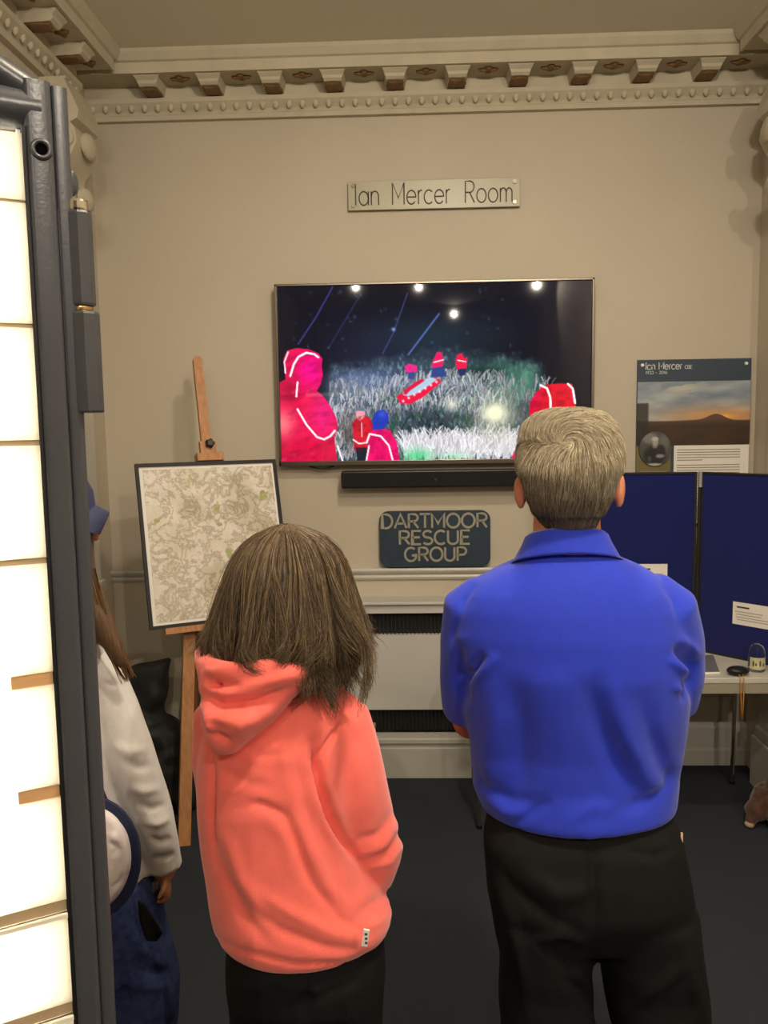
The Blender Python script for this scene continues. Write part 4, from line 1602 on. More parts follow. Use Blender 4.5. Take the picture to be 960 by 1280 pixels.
def strands(name, roots, stepper, nseg, r0, mt, parent, palette, seed=1, taper=.45):
    """hair as thin three-sided tapering strands; stepper(root, k) -> list of points or None"""
    r = random.Random(seed)
    VV, FF, CC = [], [], []
    base = 0
    for k, root in enumerate(roots):
        pts = stepper(root, k)
        if pts is None or len(pts) < 3:
            continue
        pal = palette(root) if callable(palette) else palette
        c = np.array(r.choice(pal), float)
        c = c * r.uniform(.82, 1.14)
        c = lin_np(c)
        pts = np.array(pts)
        T = np.gradient(pts, axis=0)
        T /= np.maximum(np.linalg.norm(T, axis=1, keepdims=True), 1e-9)
        ref = np.array([.3, -.8, .5])
        A = np.cross(T, ref)
        A /= np.maximum(np.linalg.norm(A, axis=1, keepdims=True), 1e-9)
        B = np.cross(T, A)
        n = len(pts)
        rr = r0 * r.uniform(.7, 1.3) * (1 - (1 - taper) * np.linspace(0, 1, n))[:, None]
        for a in (0, 2.094, 4.189):
            VV.append(pts + A * rr * math.cos(a) + B * rr * math.sin(a))
        # vertices laid out as 3 blocks of n
        i = np.arange(n - 1)
        for b_ in range(3):
            b2 = (b_ + 1) % 3
            FF.append(np.stack([base + b_ * n + i, base + b_ * n + i + 1, base + b2 * n + i + 1, base + b2 * n + i], 1))
        CC.append(np.repeat(c[None], 3 * n, 0))
        base += 3 * n
    V = np.concatenate(VV)
    Q = np.concatenate(FF)
    me = bpy.data.meshes.new(name)
    me.vertices.add(len(V))
    me.vertices.foreach_set('co', V.ravel())
    me.loops.add(Q.size)
    me.loops.foreach_set('vertex_index', Q.ravel())
    me.polygons.add(len(Q))
    me.polygons.foreach_set('loop_start', np.arange(len(Q)) * 4)
    me.polygons.foreach_set('use_smooth', np.ones(len(Q), bool))
    me.update(calc_edges=True)
    colour_attr(me, np.concatenate(CC))
    o = link(name, me, mt, parent)
    o['kind'] = 'stuff'
    return o


# ================================================================== man in the blue polo shirt
YM = 1.58
man = thing('person', 'grey-haired person in a royal blue polo shirt and black trousers, arms folded, seen from behind', 'person', (.31, YM, 0))
mb = MB()
hc_ = at(711, 597, YM) + Vector((0, 0, 0))
Pm, rotm = head(mb, hc_, 1.02, (0, 1, 0), ear_out=.010)
ptube(mb, [(711, 720, .0, .068), (710, 690, .0, .066), (708, 655, .006, .064), (711, 620, .015, .062)], YM, 18)
rows = [(662, 705, 755, 705, .06, 0), (620, 745, 802, 745, .085, 0), (590, 790, 835, 790, .10, 0), (600, 880, 838, 880, .10, 0), (608, 960, 834, 960, .085, .03), (618, 1030, 830, 1030, .08, .02), (622, 1100, 840, 1100, .085, 0), (650, 1140, 840, 1140, .07, 0)]
mb.rings(body_rings(rows, YM, 24))
for sx, px in ((-1, 592), (1, 832)):
    sh = at(px - sx * 6, 775, YM + .01)
    el = at(px + sx * 3, 899, YM + .14)
    if sx < 0:
        wr = at(712, 878, YM + .235)
        hd = Vector((.9, -.2, .15))
    else:
        wr = at(705, 858, YM + .285)
        hd = Vector((-.9, -.25, -.1))
    mb.tube([sh, sh.lerp(el, .5), el], [.040, .044, .043], 16, rnd_ends=True)
    mb.tube([el, el.lerp(wr, .35), wr], [.043, .042, .028], 16, rnd_ends=True)
    hand(mb, wr, hd, (0, -1, -.2), sx, 1.0, .5)
    hp_ = at(742 + sx * 72, 1120, YM)
    kn = Vector((hp_.x + sx * .01, YM + .01, .47))
    an = Vector((hp_.x + sx * .02, YM - .01, .07))
    mb.tube([hp_, kn, an], [.066, .05, .04], 16, rnd_ends=True)
mbody = fused('body', mb, .0065, 3, M_skin2, man)
face_parts(man, Pm, rotm, 1.02)

# trousers down to the shoes
mb = MB()
rows = [(612, 1006, 838, 1006, .098, .02), (604, 1040, 851, 1040, .118, .004), (606, 1075, 858, 1075, .127, 0), (608, 1110, 864, 1110, .13, 0), (614, 1142, 868, 1142, .112, 0), (646, 1164, 842, 1164, .098, 0)]
mb.rings(body_rings(rows, YM, 32, 2.6))
c0 = at(742, 1175, YM)
for sx in (-1, 1):
    def lx(xl, xr, y, dy=0):
        return (xl, y, xr, y)
    L = ((612, 738, 1130), (616, 741, 1165), (622, 739.5, 1192), (624, 740, 1215), (628, 743, 1280)) if sx < 0 else ((742, 871, 1130), (743, 876, 1165), (747, 880, 1192), (752, 882, 1215), (765, 884, 1280))
    R_ = []
    for xl, xr, y in L:
        R_ += body_rings([(xl, y, xr, y, .116 if y < 1200 else .105, 0)], YM, 24, 2.2)
    last = R_[-1]
    cc = sum(last, Vector()) / len(last)
    for z, sc, dy in ((.45, .93, .0), (.25, .86, -.01), (.09, .84, -.01), (.045, .86, -.005)):
        R_.append([Vector((cc.x + sx * .012 + (p.x - cc.x) * sc, cc.y + dy + (p.y - cc.y) * sc, z)) for p in last])
    mb.rings(R_)
FT_ = [([(612, 1070), (640, 1110), (690, 1150), (735, 1168)], -.008, 8), ([(640, 1080), (700, 1120), (760, 1110)], .010, 12), ([(660, 1185), (700, 1165), (738, 1180)], .010, 7),
       ([(618, 1100), (640, 1150), (655, 1220), (660, 1280)], .010, 8), ([(640, 1160), (690, 1190), (720, 1225)], -.008, 7), ([(770, 1060), (820, 1070), (850, 1058)], -.007, 6),
       ([(742, 1040), (742, 1110), (742, 1172)], -.012, 7), ([(860, 1180), (868, 1230), (880, 1280)], .009, 8), ([(790, 1260), (830, 1230), (865, 1200)], .008, 8), ([(700, 1225), (730, 1240), (745, 1280)], -.008, 7)]
mtr = fused('trousers', mb, .008, 3, M_blackcloth, man, FT_, .012, 9)
MB().box(at(852, 1049, YM - .035), (.004, .004, .026)).build('pocket_tag', mat('copper_rivet_tag', (226, 180, 150), .4), man)
for sx, px in ((-1, 688), (1, 822)):
    q_ = at(px, 1280, YM)
    q = MB()
    q.tube([Vector((q_.x + sx * .012, YM - .07, .045)), Vector((q_.x + sx * .014, YM + .02, .05)), Vector((q_.x + sx * .02, YM + .12, .038)), Vector((q_.x + sx * .024, YM + .17, .03))], [.038, .042, .045, .032], 14, rnd_ends=True, flat=.85, flatdir=(0, 0, 1))
    fused('shoe', q, .007, 3, M_shoe, man)

# polo shirt
M_polo = mat('royal_blue_pique', (42, 62, 196), .75, .04, 40, bump=.12, bscale=700, spec=.2, sheen=.2)
mb = MB()
rows = [(660, 686, 758, 686, .066, 0), (646, 698, 776, 698, .078, 0), (618, 709, 800, 709, .09, 0), (594, 722, 822, 722, .10, 0), (576, 737, 838, 737, .11, 0), (566, 757, 848, 757, .119, 0), (563, 785, 853, 785, .126, 0),
        (568, 830, 857, 830, .132, .004), (580, 880, 856, 880, .130, .016), (588, 925, 852, 925, .127, .030), (589, 960, 849, 960, .129, .036), (590, 980, 848, 980, .134, .034, 2.15), (597, 998, 846, 998, .136, .026, 2.05), (603, 1010, 843, 1010, .133, .022, 1.95)]
mb.rings(body_rings(rows, YM, 40, 2.35))
ptube(mb, [(612, 742, 0, .050), (594, 760, 0, .064), (589, 800, .02, .064), (588, 845, .05, .062), (590, 880, .085, .060), (591, 888, .09, .058)], YM, 22)
ptube(mb, [(808, 742, 0, .050), (830, 760, 0, .066), (836, 800, .02, .063), (838, 842, .04, .061), (834, 872, .06, .058), (832, 880, .062, .056)], YM, 22)
FP = [([(606, 818), (588, 838), (577, 856)], -.022, 6), ([(574, 800), (572, 830), (578, 860), (586, 884)], -.016, 6), ([(622, 818), (602, 838), (590, 856)], .010, 7), ([(580, 790), (566, 815), (566, 845)], .006, 8),
      ([(842, 806), (856, 822), (866, 840)], -.020, 6), ([(835, 822), (850, 835), (864, 850)], .012, 6), ([(846, 796), (862, 808), (872, 822)], .010, 6), ([(866, 826), (858, 856), (852, 878)], -.015, 6), ([(838, 856), (850, 862), (858, 860)], .007, 5),
      # long soft drapes of the back
      ([(612, 850), (618, 900), (612, 960), (602, 1000)], .010, 14), ([(640, 840), (652, 910), (650, 970), (640, 1010)], -.012, 16), ([(690, 830), (700, 900), (700, 960), (690, 1030)], .008, 26),
      ([(735, 840), (748, 900), (775, 960), (810, 1010)], -.015, 16), ([(760, 850), (780, 920), (806, 970), (832, 1000)], .011, 13), ([(800, 860), (815, 920), (832, 965), (846, 985)], -.010, 11),
      ([(592, 950), (606, 985), (640, 1004), (690, 1000)], -.010, 9), ([(600, 985), (630, 1012), (665, 1016)], .009, 9), ([(690, 1000), (660, 1018), (645, 1036)], -.008, 6), ([(846, 955), (836, 985), (806, 1005), (760, 1016)], -.010, 8), ([(700, 1030), (740, 1010), (790, 1016)], .005, 10),
      # yoke seam, shoulder seams
      ([(574, 770), (566, 790), (566, 806)], -.004, 3), ([(596, 728), (580, 750), (573, 775)], -.004, 3), ([(822, 728), (842, 752), (848, 780)], -.003, 3)]
mpolo = fused('polo_shirt', mb, .006, 5, M_polo, man, FP, .012, 7)
# folded collar
mb = MB()


def tilt_ring(xl, xr, y, hd, Y, tilt, dy=0, n=36):
    a, b = at(xl, y, Y), at(xr, y, Y)
    c, w = (a + b) / 2, (b.x - a.x) / 2
    return [c + Vector((w * math.cos(2 * PI * k / n), dy + hd * math.sin(2 * PI * k / n), -tilt * math.sin(2 * PI * k / n))) for k in range(n)]


R_ = [tilt_ring(650, 768, 694, .070, YM, .018), tilt_ring(637, 779, 705, .084, YM, .032), tilt_ring(641, 775, 701, .083, YM, .032), tilt_ring(652, 764, 681, .074, YM, .026),
      tilt_ring(656, 760, 671, .069, YM, .022), tilt_ring(660, 756, 668, .065, YM, .022), tilt_ring(662, 752, 674, .062, YM, .022)]
mb.rings(R_)
mcol = mb.build('collar', M_polo, mpolo, smooth=True)

# hair: base cap, then strands combed round a crown whorl
mb = MB()
rows = [(690, 514, 735, 514, .03, -.005), (668, 521, 756, 521, .055, -.006), (655, 534, 768, 534, .078, -.010), (649, 552, 774, 552, .090, -.016), (648, 575, 776, 575, .094, -.028), (649, 588, 774, 588, .086, -.038),
        (656, 600, 767, 600, .076, -.044), (660, 618, 762, 618, .068, -.042), (667, 636, 754, 636, .058, -.034), (675, 650, 747, 650, .050, -.026), (683, 662, 740, 662, .044, -.018)]
mb.rings(body_rings(rows, YM, 32, 2.15))
V, Fc = fuse(mb, .006, 3)
N_ = normals_of(V, Fc)
V = V + N_ * (0.003 * (vnoise3(V * 60) - .5))[:, None]
hair1 = mesh('hair', V, Fc, mat('grey_blond_hair', (140, 126, 104), .6, .15, 60, stretch=(3, 3, .7), bump=.5, bscale=120), man, True)
bv = bvh_of(V, Fc)
Vn = np.array(V)
WH = at(712, 556, YM - .1)
WHn = bv.find_nearest(WH)[0]
cands = np.array([i for i in range(len(Fc))])
FCc = np.array([np.mean([V[j] for j in f], 0) for f in Fc])
FNn = np.array([np.cross(V[f[2]] - V[f[0]], V[f[-1]] - V[f[1]]) for f in Fc])
areas = np.linalg.norm(FNn, axis=1)
ok = (FCc[:, 1] < YM + .10)
pr = areas * ok
pr /= pr.sum()
pick = RNG.choice(len(Fc), 17000, p=pr)
roots = FCc[pick] + RNG.normal(0, .002, (len(pick), 3))
rs = random.Random(3)
_hn = RNG.random(len(pick))


def comb_man(root, k):
    p = Vector(root)
    L = rs.uniform(.018, .036)
    n = 6
    pts = []
    ph_ = vnoise3(np.array([[p.x * 40, p.y * 40, p.z * 40]]))[0] - .5
    for i in range(n):
        loc, nor, idx, dist = bv.find_nearest(p)
        if loc is None:
            return None
        if (loc - hc_).dot(nor) < 0:
            nor = -nor
        lift = .0015 + .0045 * i / n + .003 * _hn[k]
        if loc.z < at(711, 640, YM).z:
            lift *= .5
        pts.append(loc + nor * lift)
        r_ = loc - WHn
        d_ = r_.length
        swirl = nor.cross(r_)
        if swirl.length > 1e-6:
            swirl.normalize()
        away = r_.normalized() if d_ > 1e-5 else Vector((0, 0, -1))
        down = Vector((0, 0, -1)) - nor * nor.dot(Vector((0, 0, -1)))
        up_w = sstep(-.025, .02, np.array([loc.z - WHn.z]))[0]
        near = math.exp(-(d_ / .03) ** 2)
        g = away * (.25 + .3 * near) + swirl * -1.0 * (.95 * up_w + .5 * near) + down * (1.5 * (1 - up_w)) + Vector((-.25, 0, 0)) * (1 - up_w) * .7
        g = g + Vector((ph_ * .5, 0, ph_ * .4))
        g = g - nor * nor.dot(g)
        if g.length < 1e-6:
            return None
        p = loc + g.normalized() * (L / n)
    return [tuple(q) for q in pts]


Z_nape = at(711, 650, YM).z


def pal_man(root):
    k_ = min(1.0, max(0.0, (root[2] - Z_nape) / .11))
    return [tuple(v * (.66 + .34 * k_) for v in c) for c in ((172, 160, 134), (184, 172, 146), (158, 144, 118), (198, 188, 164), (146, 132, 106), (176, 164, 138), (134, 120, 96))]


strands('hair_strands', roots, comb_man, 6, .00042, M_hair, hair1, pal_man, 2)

# ================================================================== woman in the coral hoodie
YW = 1.32
wom = thing('person', 'brown-haired person in a coral hooded sweatshirt and black trousers, seen from behind', 'person', (-.17, YW, 0))
mb = MB()
wf = Vector((.42, .9, 0)).normalized()
hcw = at(355, 742, YW)
Pw, rotw = head(mb, hcw, .94, wf)
ptube(mb, [(352, 880, .0, .058), (352, 840, .0, .053), (354, 790, .01, .05)], YW, 16)
rows = [(320, 850, 395, 850, .06, 0), (292, 890, 410, 890, .08, 0), (285, 960, 395, 960, .09, 0), (290, 1050, 400, 1050, .095, 0), (292, 1120, 445, 1120, .09, 0), (300, 1160, 450, 1160, .07, 0)]
mb.rings(body_rings(rows, YW, 24))
armR = [(424, 915, 0, .040), (442, 980, .0, .042), (454, 1062, .045, .038)]
armL = [(290, 905, 0, .040), (292, 980, .05, .043), (310, 1060, .11, .038)]
ptube(mb, armR, YW, 14, False)
ptube(mb, armL, YW, 14, False)
eR = at(454, 1062, YW + .045)
eL = at(310, 1060, YW + .11)
wR = at(420, 1088, YW + .16)
wL = at(345, 1090, YW + .2)
mb.tube([eR, eR.lerp(wR, .4), wR], [.04, .037, .026], 14, rnd_ends=True)
mb.tube([eL, eL.lerp(wL, .4), wL], [.038, .036, .025], 14, rnd_ends=True)
hand(mb, wR, (-.75, .35, -.1), (0, -1, 0), 1, .9, .4)
hand(mb, wL, (.75, .2, -.1), (0, -1, 0), -1, .9, .4)
for sx, px in ((-1, 338), (1, 426)):
    hp_ = at(px, 1170, YW)
    mb.tube([hp_, Vector((hp_.x - .0 * sx, YW + .01, .43)), Vector((hp_.x, YW - .01, .07))], [.062, .046, .036], 14, rnd_ends=True)
fused('body', mb, .0065, 3, M_skin, wom)
face_parts(wom, Pw, rotw, .94)
# trousers
mb = MB()
mb.rings(body_rings([(294, 1115, 455, 1115, .10, 0), (288, 1150, 470, 1150, .12, 0), (286, 1180, 479, 1180, .128, 0), (287, 1225, 479, 1225, .12, 0)], YW, 28, 2.5))
for sx, L in ((-1, ((287, 383, 1200), (290, 383, 1260), (294, 382, 1330))), (1, ((381, 479, 1200), (384, 477, 1260), (386, 475, 1330)))):
    R_ = []
    for xl, xr, y in L:
        R_ += body_rings([(xl, y, xr, y, .098, 0)], YW, 22, 2.2)
    last = R_[-1]
    cc = sum(last, Vector()) / len(last)
    for z, sc in ((.40, .86), (.2, .78), (.08, .78), (.04, .8)):
        R_.append([Vector((cc.x + (p.x - cc.x) * sc, cc.y + (p.y - cc.y) * sc, z)) for p in last])
    mb.rings(R_)
fused('trousers', mb, .008, 3, M_blackcloth, wom, [([(300, 1240), (350, 1225), (420, 1250)], .006, 8), ([(381, 1215), (382, 1280)], -.01, 6), ([(350, 1260), (420, 1240), (465, 1215)], -.006, 7)], .012, 10)
for sx, px in ((-1, 338), (1, 431)):
    q_ = at(px, 1280, YW)
    q = MB()
    q.tube([Vector((q_.x, YW - .06, .04)), Vector((q_.x + .01, YW + .02, .045)), Vector((q_.x + .03, YW + .13, .032))], [.034, .038, .036], 14, rnd_ends=True, flat=.85, flatdir=(0, 0, 1))
    fused('shoe', q, .007, 3, M_shoe, wom)

# sweatshirt
M_coral = mat('coral_fleece', (246, 114, 102), .9, .035, 30, bump=.12, bscale=420, spec=.1, sheen=.35)
mb = MB()
rows = [(318, 838, 402, 838, .060, 0), (296, 850, 420, 850, .080, 0), (276, 864, 436, 864, .096, 0), (262, 884, 444, 884, .11, 0), (255, 915, 446, 915, .122, 0), (252, 955, 444, 955, .132, 0), (253, 1000, 442, 1000, .137, 0),
        (258, 1045, 446, 1045, .142, 0), (264, 1080, 456, 1080, .146, 0), (267, 1112, 476, 1115, .150, 0), (268, 1130, 489, 1136, .150, 0, 2.1), (270, 1142, 489, 1150, .145, 0, 2.0), (276, 1147, 480, 1158, .137, 0, 2.0)]
mb.rings(body_rings(rows, YW, 40, 2.3))
ptube(mb, [(405, 876, 0, .045), (418, 898, 0, .062), (424, 935, 0, .067), (434, 985, .005, .068), (446, 1032, .02, .067), (458, 1066, .045, .062), (456, 1086, .09, .057), (440, 1096, .15, .050), (405, 1092, .215, .042)], YW, 22)
ptube(mb, [(300, 880, 0, .045), (284, 900, 0, .058), (282, 945, .01, .058), (287, 1000, .05, .058), (300, 1045, .09, .055), (315, 1065, .13, .050), (345, 1090, .23, .040)], YW, 20)
FWm = [([(396, 915), (394, 948), (402, 985), (412, 1020), (430, 1052), (455, 1086)], -.038, 6), ([(440, 898), (418, 920), (398, 950), (392, 975)], -.022, 4), ([(425, 915), (412, 940), (408, 980), (416, 1010)], .008, 6), ([(456, 872), (428, 890), (408, 916)], -.005, 3),
       ([(440, 930), (452, 975), (468, 1030)], .006, 14), ([(500, 1020), (480, 1056), (446, 1070)], .009, 6), ([(508, 1046), (486, 1078), (452, 1086)], .010, 6), ([(504, 1034), (482, 1066), (446, 1078)], -.011, 4), ([(492, 1010), (474, 1042), (440, 1050)], -.008, 6),
       ([(280, 1012), (330, 1006), (356, 1018), (370, 1052), (388, 1100), (424, 1148), (470, 1172)], -.011, 6), ([(285, 1030), (335, 1024), (354, 1042), (366, 1084), (384, 1120)], .006, 11), ([(368, 1010), (386, 1060), (408, 1108), (446, 1148)], .013, 11),
       ([(372, 950), (380, 1000), (398, 1050), (424, 1096)], -.009, 9), ([(356, 930), (362, 980), (372, 1020)], .006, 12), ([(268, 1040), (280, 1096), (306, 1150), (340, 1184)], -.012, 9), ([(282, 1040), (300, 1100), (330, 1150)], .010, 11),
       ([(300, 1000), (325, 1004), (350, 1016)], -.008, 4), ([(396, 1010), (404, 1045), (420, 1075)], -.008, 6), ([(300, 930), (330, 945), (370, 940)], -.006, 7), ([(275, 990), (300, 985), (330, 960)], .005, 7), ([(310, 1110), (360, 1140), (420, 1168), (470, 1180)], .008, 10), ([(300, 1130), (350, 1164), (410, 1186), (460, 1190)], -.009, 8), ([(262, 905), (266, 970), (266, 1040), (268, 1090)], -.016, 5), ([(290, 950), (345, 940), (395, 966)], .006, 16),
       ([(268, 960), (300, 974), (345, 990)], -.006, 10), ([(262, 1168), (300, 1188), (370, 1206), (430, 1206), (486, 1180)], -.009, 3.5), ([(440, 1150), (466, 1130), (490, 1112)], -.009, 7), ([(450, 1166), (474, 1150), (492, 1134)], .008, 8)]
FWm = [(p_, a_ * .6, w_ * .8) for p_, a_, w_ in FWm]
wsw = fused('hooded_sweatshirt', mb, .006, 5, M_coral, wom, FWm, .012, 8)
# side tag
tgp = at(457, 1171, YW - .146)
MB().box(tgp + Vector((0, -.002, 0)), (.009, .004, .026), Matrix.Rotation(.15, 3, 'Y')).build('side_tag', M_white, wsw)
q = MB()
for k in range(3):
    q.box(tgp + Vector((.001, -.0045, .007 - .007 * k)), (.004, .001, .003))
q.build('tag_print', M_ink, wsw)
# hood hanging down the back
mb = MB()
HB = -.105
rows = [(262, 803, 408, 806, .062, HB + .055), (243, 815, 412, 815, .075, HB + .045), (243, 828, 408, 826, .078, HB + .035), (248, 845, 396, 842, .072, HB + .022), (250, 862, 378, 858, .066, HB + .012), (252, 880, 360, 876, .060, HB + .004),
        (255, 898, 342, 894, .055, HB - .002), (258, 914, 324, 910, .050, HB - .006), (266, 929, 308, 926, .042, HB - .008), (276, 938, 298, 936, .030, HB - .008)]
mb.rings(body_rings(rows, YW, 36, 2.5))
FH = [([(246, 866), (275, 884), (320, 880), (365, 862)], -.026, 8), ([(252, 876), (268, 892), (300, 900), (340, 886)], .010, 10), ([(254, 848), (275, 856), (300, 856)], -.012, 5), ([(236, 818), (290, 836), (345, 834), (410, 812)], .015, 10), ([(300, 858), (345, 852), (395, 830)], .010, 8), ([(232, 812), (240, 806), (262, 800)], .016, 6), ([(252, 836), (270, 842), (290, 838)], .008, 5),
      ([(266, 852), (268, 862)], -.022, 5), ([(258, 905), (290, 912), (325, 895)], .010, 11), ([(258, 915), (275, 920), (290, 930)], -.010, 5), ([(262, 902), (275, 908), (292, 912)], -.006, 4), ([(258, 885), (262, 905), (268, 918)], .010, 5),
      ([(262, 822), (300, 826), (350, 818), (395, 806)], -.010, 5), ([(330, 850), (360, 846), (385, 834)], .008, 9)]
fused('hood', mb, .005, 4, M_coral, wsw, FH, .012, 14)

# hair: shaggy shoulder-length mass
rowsW = [(353, 655, 361, 655, .006, 0), (338, 660, 378, 660, .036, 0), (318, 670, 402, 670, .06, 0), (306, 684, 416, 684, .082, 0), (298, 702, 426, 702, .098, -.002), (292, 722, 431, 722, .106, -.005), (286, 745, 436, 745, .108, -.012),
         (280, 768, 441, 768, .106, -.022), (275, 785, 445, 785, .102, -.030), (272, 800, 447, 800, .096, -.038), (276, 814, 444, 816, .086, -.045), (292, 824, 440, 832, .070, -.050)]
RW = body_rings(rowsW, YW, 48, 2.15)
# lumpy locks
mb = MB()
R2 = []
for i, ring in enumerate(RW):
    c = sum(ring, Vector()) / len(ring)
    t_ = i / (len(RW) - 1)
    R2.append([c + (p - c) * (1 + t_ * .05 * math.sin(k / 48 * 2 * PI * 7 + 1 + 1.2 * t_) + t_ * .04 * math.sin(k / 48 * 2 * PI * 13 + 2.0 - t_)) for k, p in enumerate(ring)])
mb.rings(R2)
# longer lock on the right
mb.tube([at(420, 790, YW - .03), at(428, 825, YW - .045), at(430, 848, YW - .045)], [.03, .026, .012], 12, rnd_ends=True)
V, Fc = fuse(mb, .006, 3)
hair2 = mesh('hair', V, Fc, mat('dark_brown_hair', (70, 56, 42), .55, .2, 40, stretch=(4, 4, .6), bump=.5, bscale=90), wom, True)
RWn = np.array([[tuple(p) for p in r_] for r_ in RW])          # (levels, 48, 3)
rw = random.Random(9)
CW = RWn.mean(1)


def envelope(th, t_):
    a = (th / (2 * PI) * 48) % 48
    j = int(a)
    fa = a - j
    b = t_ * (len(RW) - 1)
    i = min(int(b), len(RW) - 2)
    fb_ = b - i
    r0_ = RWn[i, j % 48] * (1 - fa) + RWn[i, (j + 1) % 48] * fa
    r1_ = RWn[i + 1, j % 48] * (1 - fa) + RWn[i + 1, (j + 1) % 48] * fa
    return r0_ * (1 - fb_) + r1_ * fb_, CW[i] * (1 - fb_) + CW[i + 1] * fb_


NCL = 110
clump = [(rw.gauss(0, .10), rw.uniform(0, 6.28), rw.gauss(0, .075), rw.gauss(0, .011), rw.uniform(3, 8)) for k in range(NCL)]


def comb_woman(root, k):
    th, t0, ci, off, w1, ph1, end = root
    cw, cph, cend, coff, cfr = clump[ci]
    n = 16
    pts = []
    for i in range(n):
        s_ = i / (n - 1)
        t_ = t0 + (end - t0) * s_
        th_ = th + cw * math.sin(cph + s_ * cfr) * s_ * 1.6 + w1 * math.sin(ph1 + s_ * 5.0) * s_ * s_
        over = max(0.0, t_ - 1)
        p, c = envelope(th_, min(t_, 1.0))
        d_ = p - c
        nrm = max(np.linalg.norm(d_), 1e-6)
        lock = 1 + .05 * t_ * math.sin(th_ * 7 + 1 + 1.2 * t_) + .04 * t_ * math.sin(th_ * 13 + 2 - t_) if t_ <= 1.001 else 1 + .05 * math.sin(th_ * 7 + 2.2) + .04 * math.sin(th_ * 13 + 1)
        p = c + d_ * lock + d_ / nrm * (off * (.3 + s_) + coff * s_ * (1 + math.sin(cph * 2 + s_ * 4)) + .003 * math.sin(ph1 * 3 + s_ * 9) * s_)
        if s_ > .7:
            q_ = (s_ - .7) / .3
            p = p + d_ / nrm * (.016 * math.sin(cph * 3) * q_ * q_) + np.array([.012 * math.cos(cph * 5) * q_ * q_, 0, 0])
        if over > 0:
            p = p + np.array([.010 * math.sin(cph * 2) * over * 8, -.004, -.19 * over])
        pts.append(p)
    return [tuple(q) for q in pts]


roots = []
for k in range(15000):
    th = rw.uniform(0, 2 * PI)
    if math.sin(th) > .75 and rw.random() < .9:
        continue
    t0 = abs(rw.gauss(0, .10)) if rw.random() < .55 else rw.uniform(0, .6)
    ci = int(th / (2 * PI) * NCL) % NCL
    cl_ = (ci + .5) / NCL * 2 * PI
    th = th * .55 + cl_ * .45
    right = math.cos(th)
    end = .95 + clump[ci][2] + rw.gauss(0, .055) + (.22 * rw.random() if right > .3 and right < .95 and math.sin(th) < 0.1 else 0)
    roots.append((th, min(t0, .6), ci, rw.gauss(.004, .003), rw.gauss(0, .07), rw.uniform(0, 6.28), end))
palW = [(92, 78, 58), (80, 66, 50), (108, 92, 70), (66, 54, 42), (128, 108, 82), (88, 74, 56), (58, 47, 38), (98, 82, 60), (142, 118, 86)]
strands('hair_strands', roots, comb_woman, 16, .00042, M_hair, hair2, palW, 5)

# ================================================================== person half hidden behind the lit screen
YT = 1.75
tp = thing('person', 'long-haired person in grey sweatshirt, jeans and navy cap, half hidden by the lit screen', 'person', (-.66, YT, 0))
mb = MB()
tf = Vector((.93, .36, 0)).normalized()
hct = at(55, 657, YT)
Pt, rott = head(mb, hct, .95, tf)
ptube(mb, [(80, 800, 0, .055), (80, 760, 0, .052), (82, 710, .01, .05)], YT, 14)
rows = [(55, 800, 110, 800, .06, 0), (38, 840, 130, 840, .09, 0), (40, 950, 140, 950, .10, 0), (56, 1080, 150, 1080, .09, 0), (70, 1130, 160, 1130, .07, 0)]
mb.rings(body_rings(rows, YT, 24))
ptube(mb, [(124, 845, 0, .046), (152, 930, 0, .044), (172, 985, .01, .04), (196, 1050, .02, .034), (206, 1088, .02, .027)], YT, 14, False)
ptube(mb, [(50, 850, .05, .046), (46, 930, .08, .044), (60, 1000, .12, .04)], YT, 14, False)
eL = at(60, 1000, YT + .12)
wL = at(100, 1010, YT + .2)
mb.tube([eL, wL], [.04, .027], 12, rnd_ends=True)
hand(mb, wL, (.8, .1, -.1), (0, -1, -.3), -1, .9, .7)
wrist = at(206, 1086, YT + .02)
hand(mb, wrist, (.02, .05, -1), (-.9, -.25, 0), -1, .62, 1.05)
for sx, px in ((-1, 112), (1, 172)):
    hp_ = at(px - 6, 1170, YT + .02)
    mb.tube([hp_, Vector((hp_.x + .0, YT + .02, .43)), Vector((hp_.x, YT, .07))], [.045, .04, .034], 14, rnd_ends=True)
fused('body', mb, .0055, 2, M_skin, tp)
face_parts(tp, Pt, rott, .95)
# jeans
M_denim = mat('dark_denim', (40, 50, 88), .85, .16, 60, bump=.2, bscale=500, spec=.15, rgb2=(56, 68, 108))
mb = MB()
mb.rings(body_rings([(62, 1090, 186, 1090, .12, 0), (62, 1130, 194, 1125, .125, 0), (66, 1165, 205, 1160, .125, 0), (70, 1200, 212, 1200, .12, 0)], YT, 26, 2.4))
for L in (((70, 145, 1185), (78, 148, 1235), (88, 152, 1290)), ((128, 214, 1180), (134, 222, 1225), (142, 221, 1280))):
    R_ = []
    for xl, xr, y in L:
        R_ += body_rings([(xl, y, xr, y, .095, 0)], YT, 22, 2.2)
    last = R_[-1]
    cc = sum(last, Vector()) / len(last)
    for z, sc in ((.30, .9), (.15, .85), (.05, .88)):
        R_.append([Vector((cc.x - .005 + (p.x - cc.x) * sc, cc.y + (p.y - cc.y) * sc, z)) for p in last])
    mb.rings(R_)
tj = fused('jeans', mb, .008, 3, M_denim, tp, [([(150, 1150), (180, 1190), (215, 1215)], .008, 8), ([(165, 1195), (195, 1215), (218, 1212)], -.008, 6), ([(160, 1230), (190, 1235), (215, 1228)], .008, 6), ([(210, 1230), (214, 1260), (208, 1280)], .006, 4),
                                                ([(150, 1200), (158, 1250), (150, 1280)], -.012, 6), ([(180, 1130), (188, 1165), (210, 1180)], -.006, 6)], .014, 9)
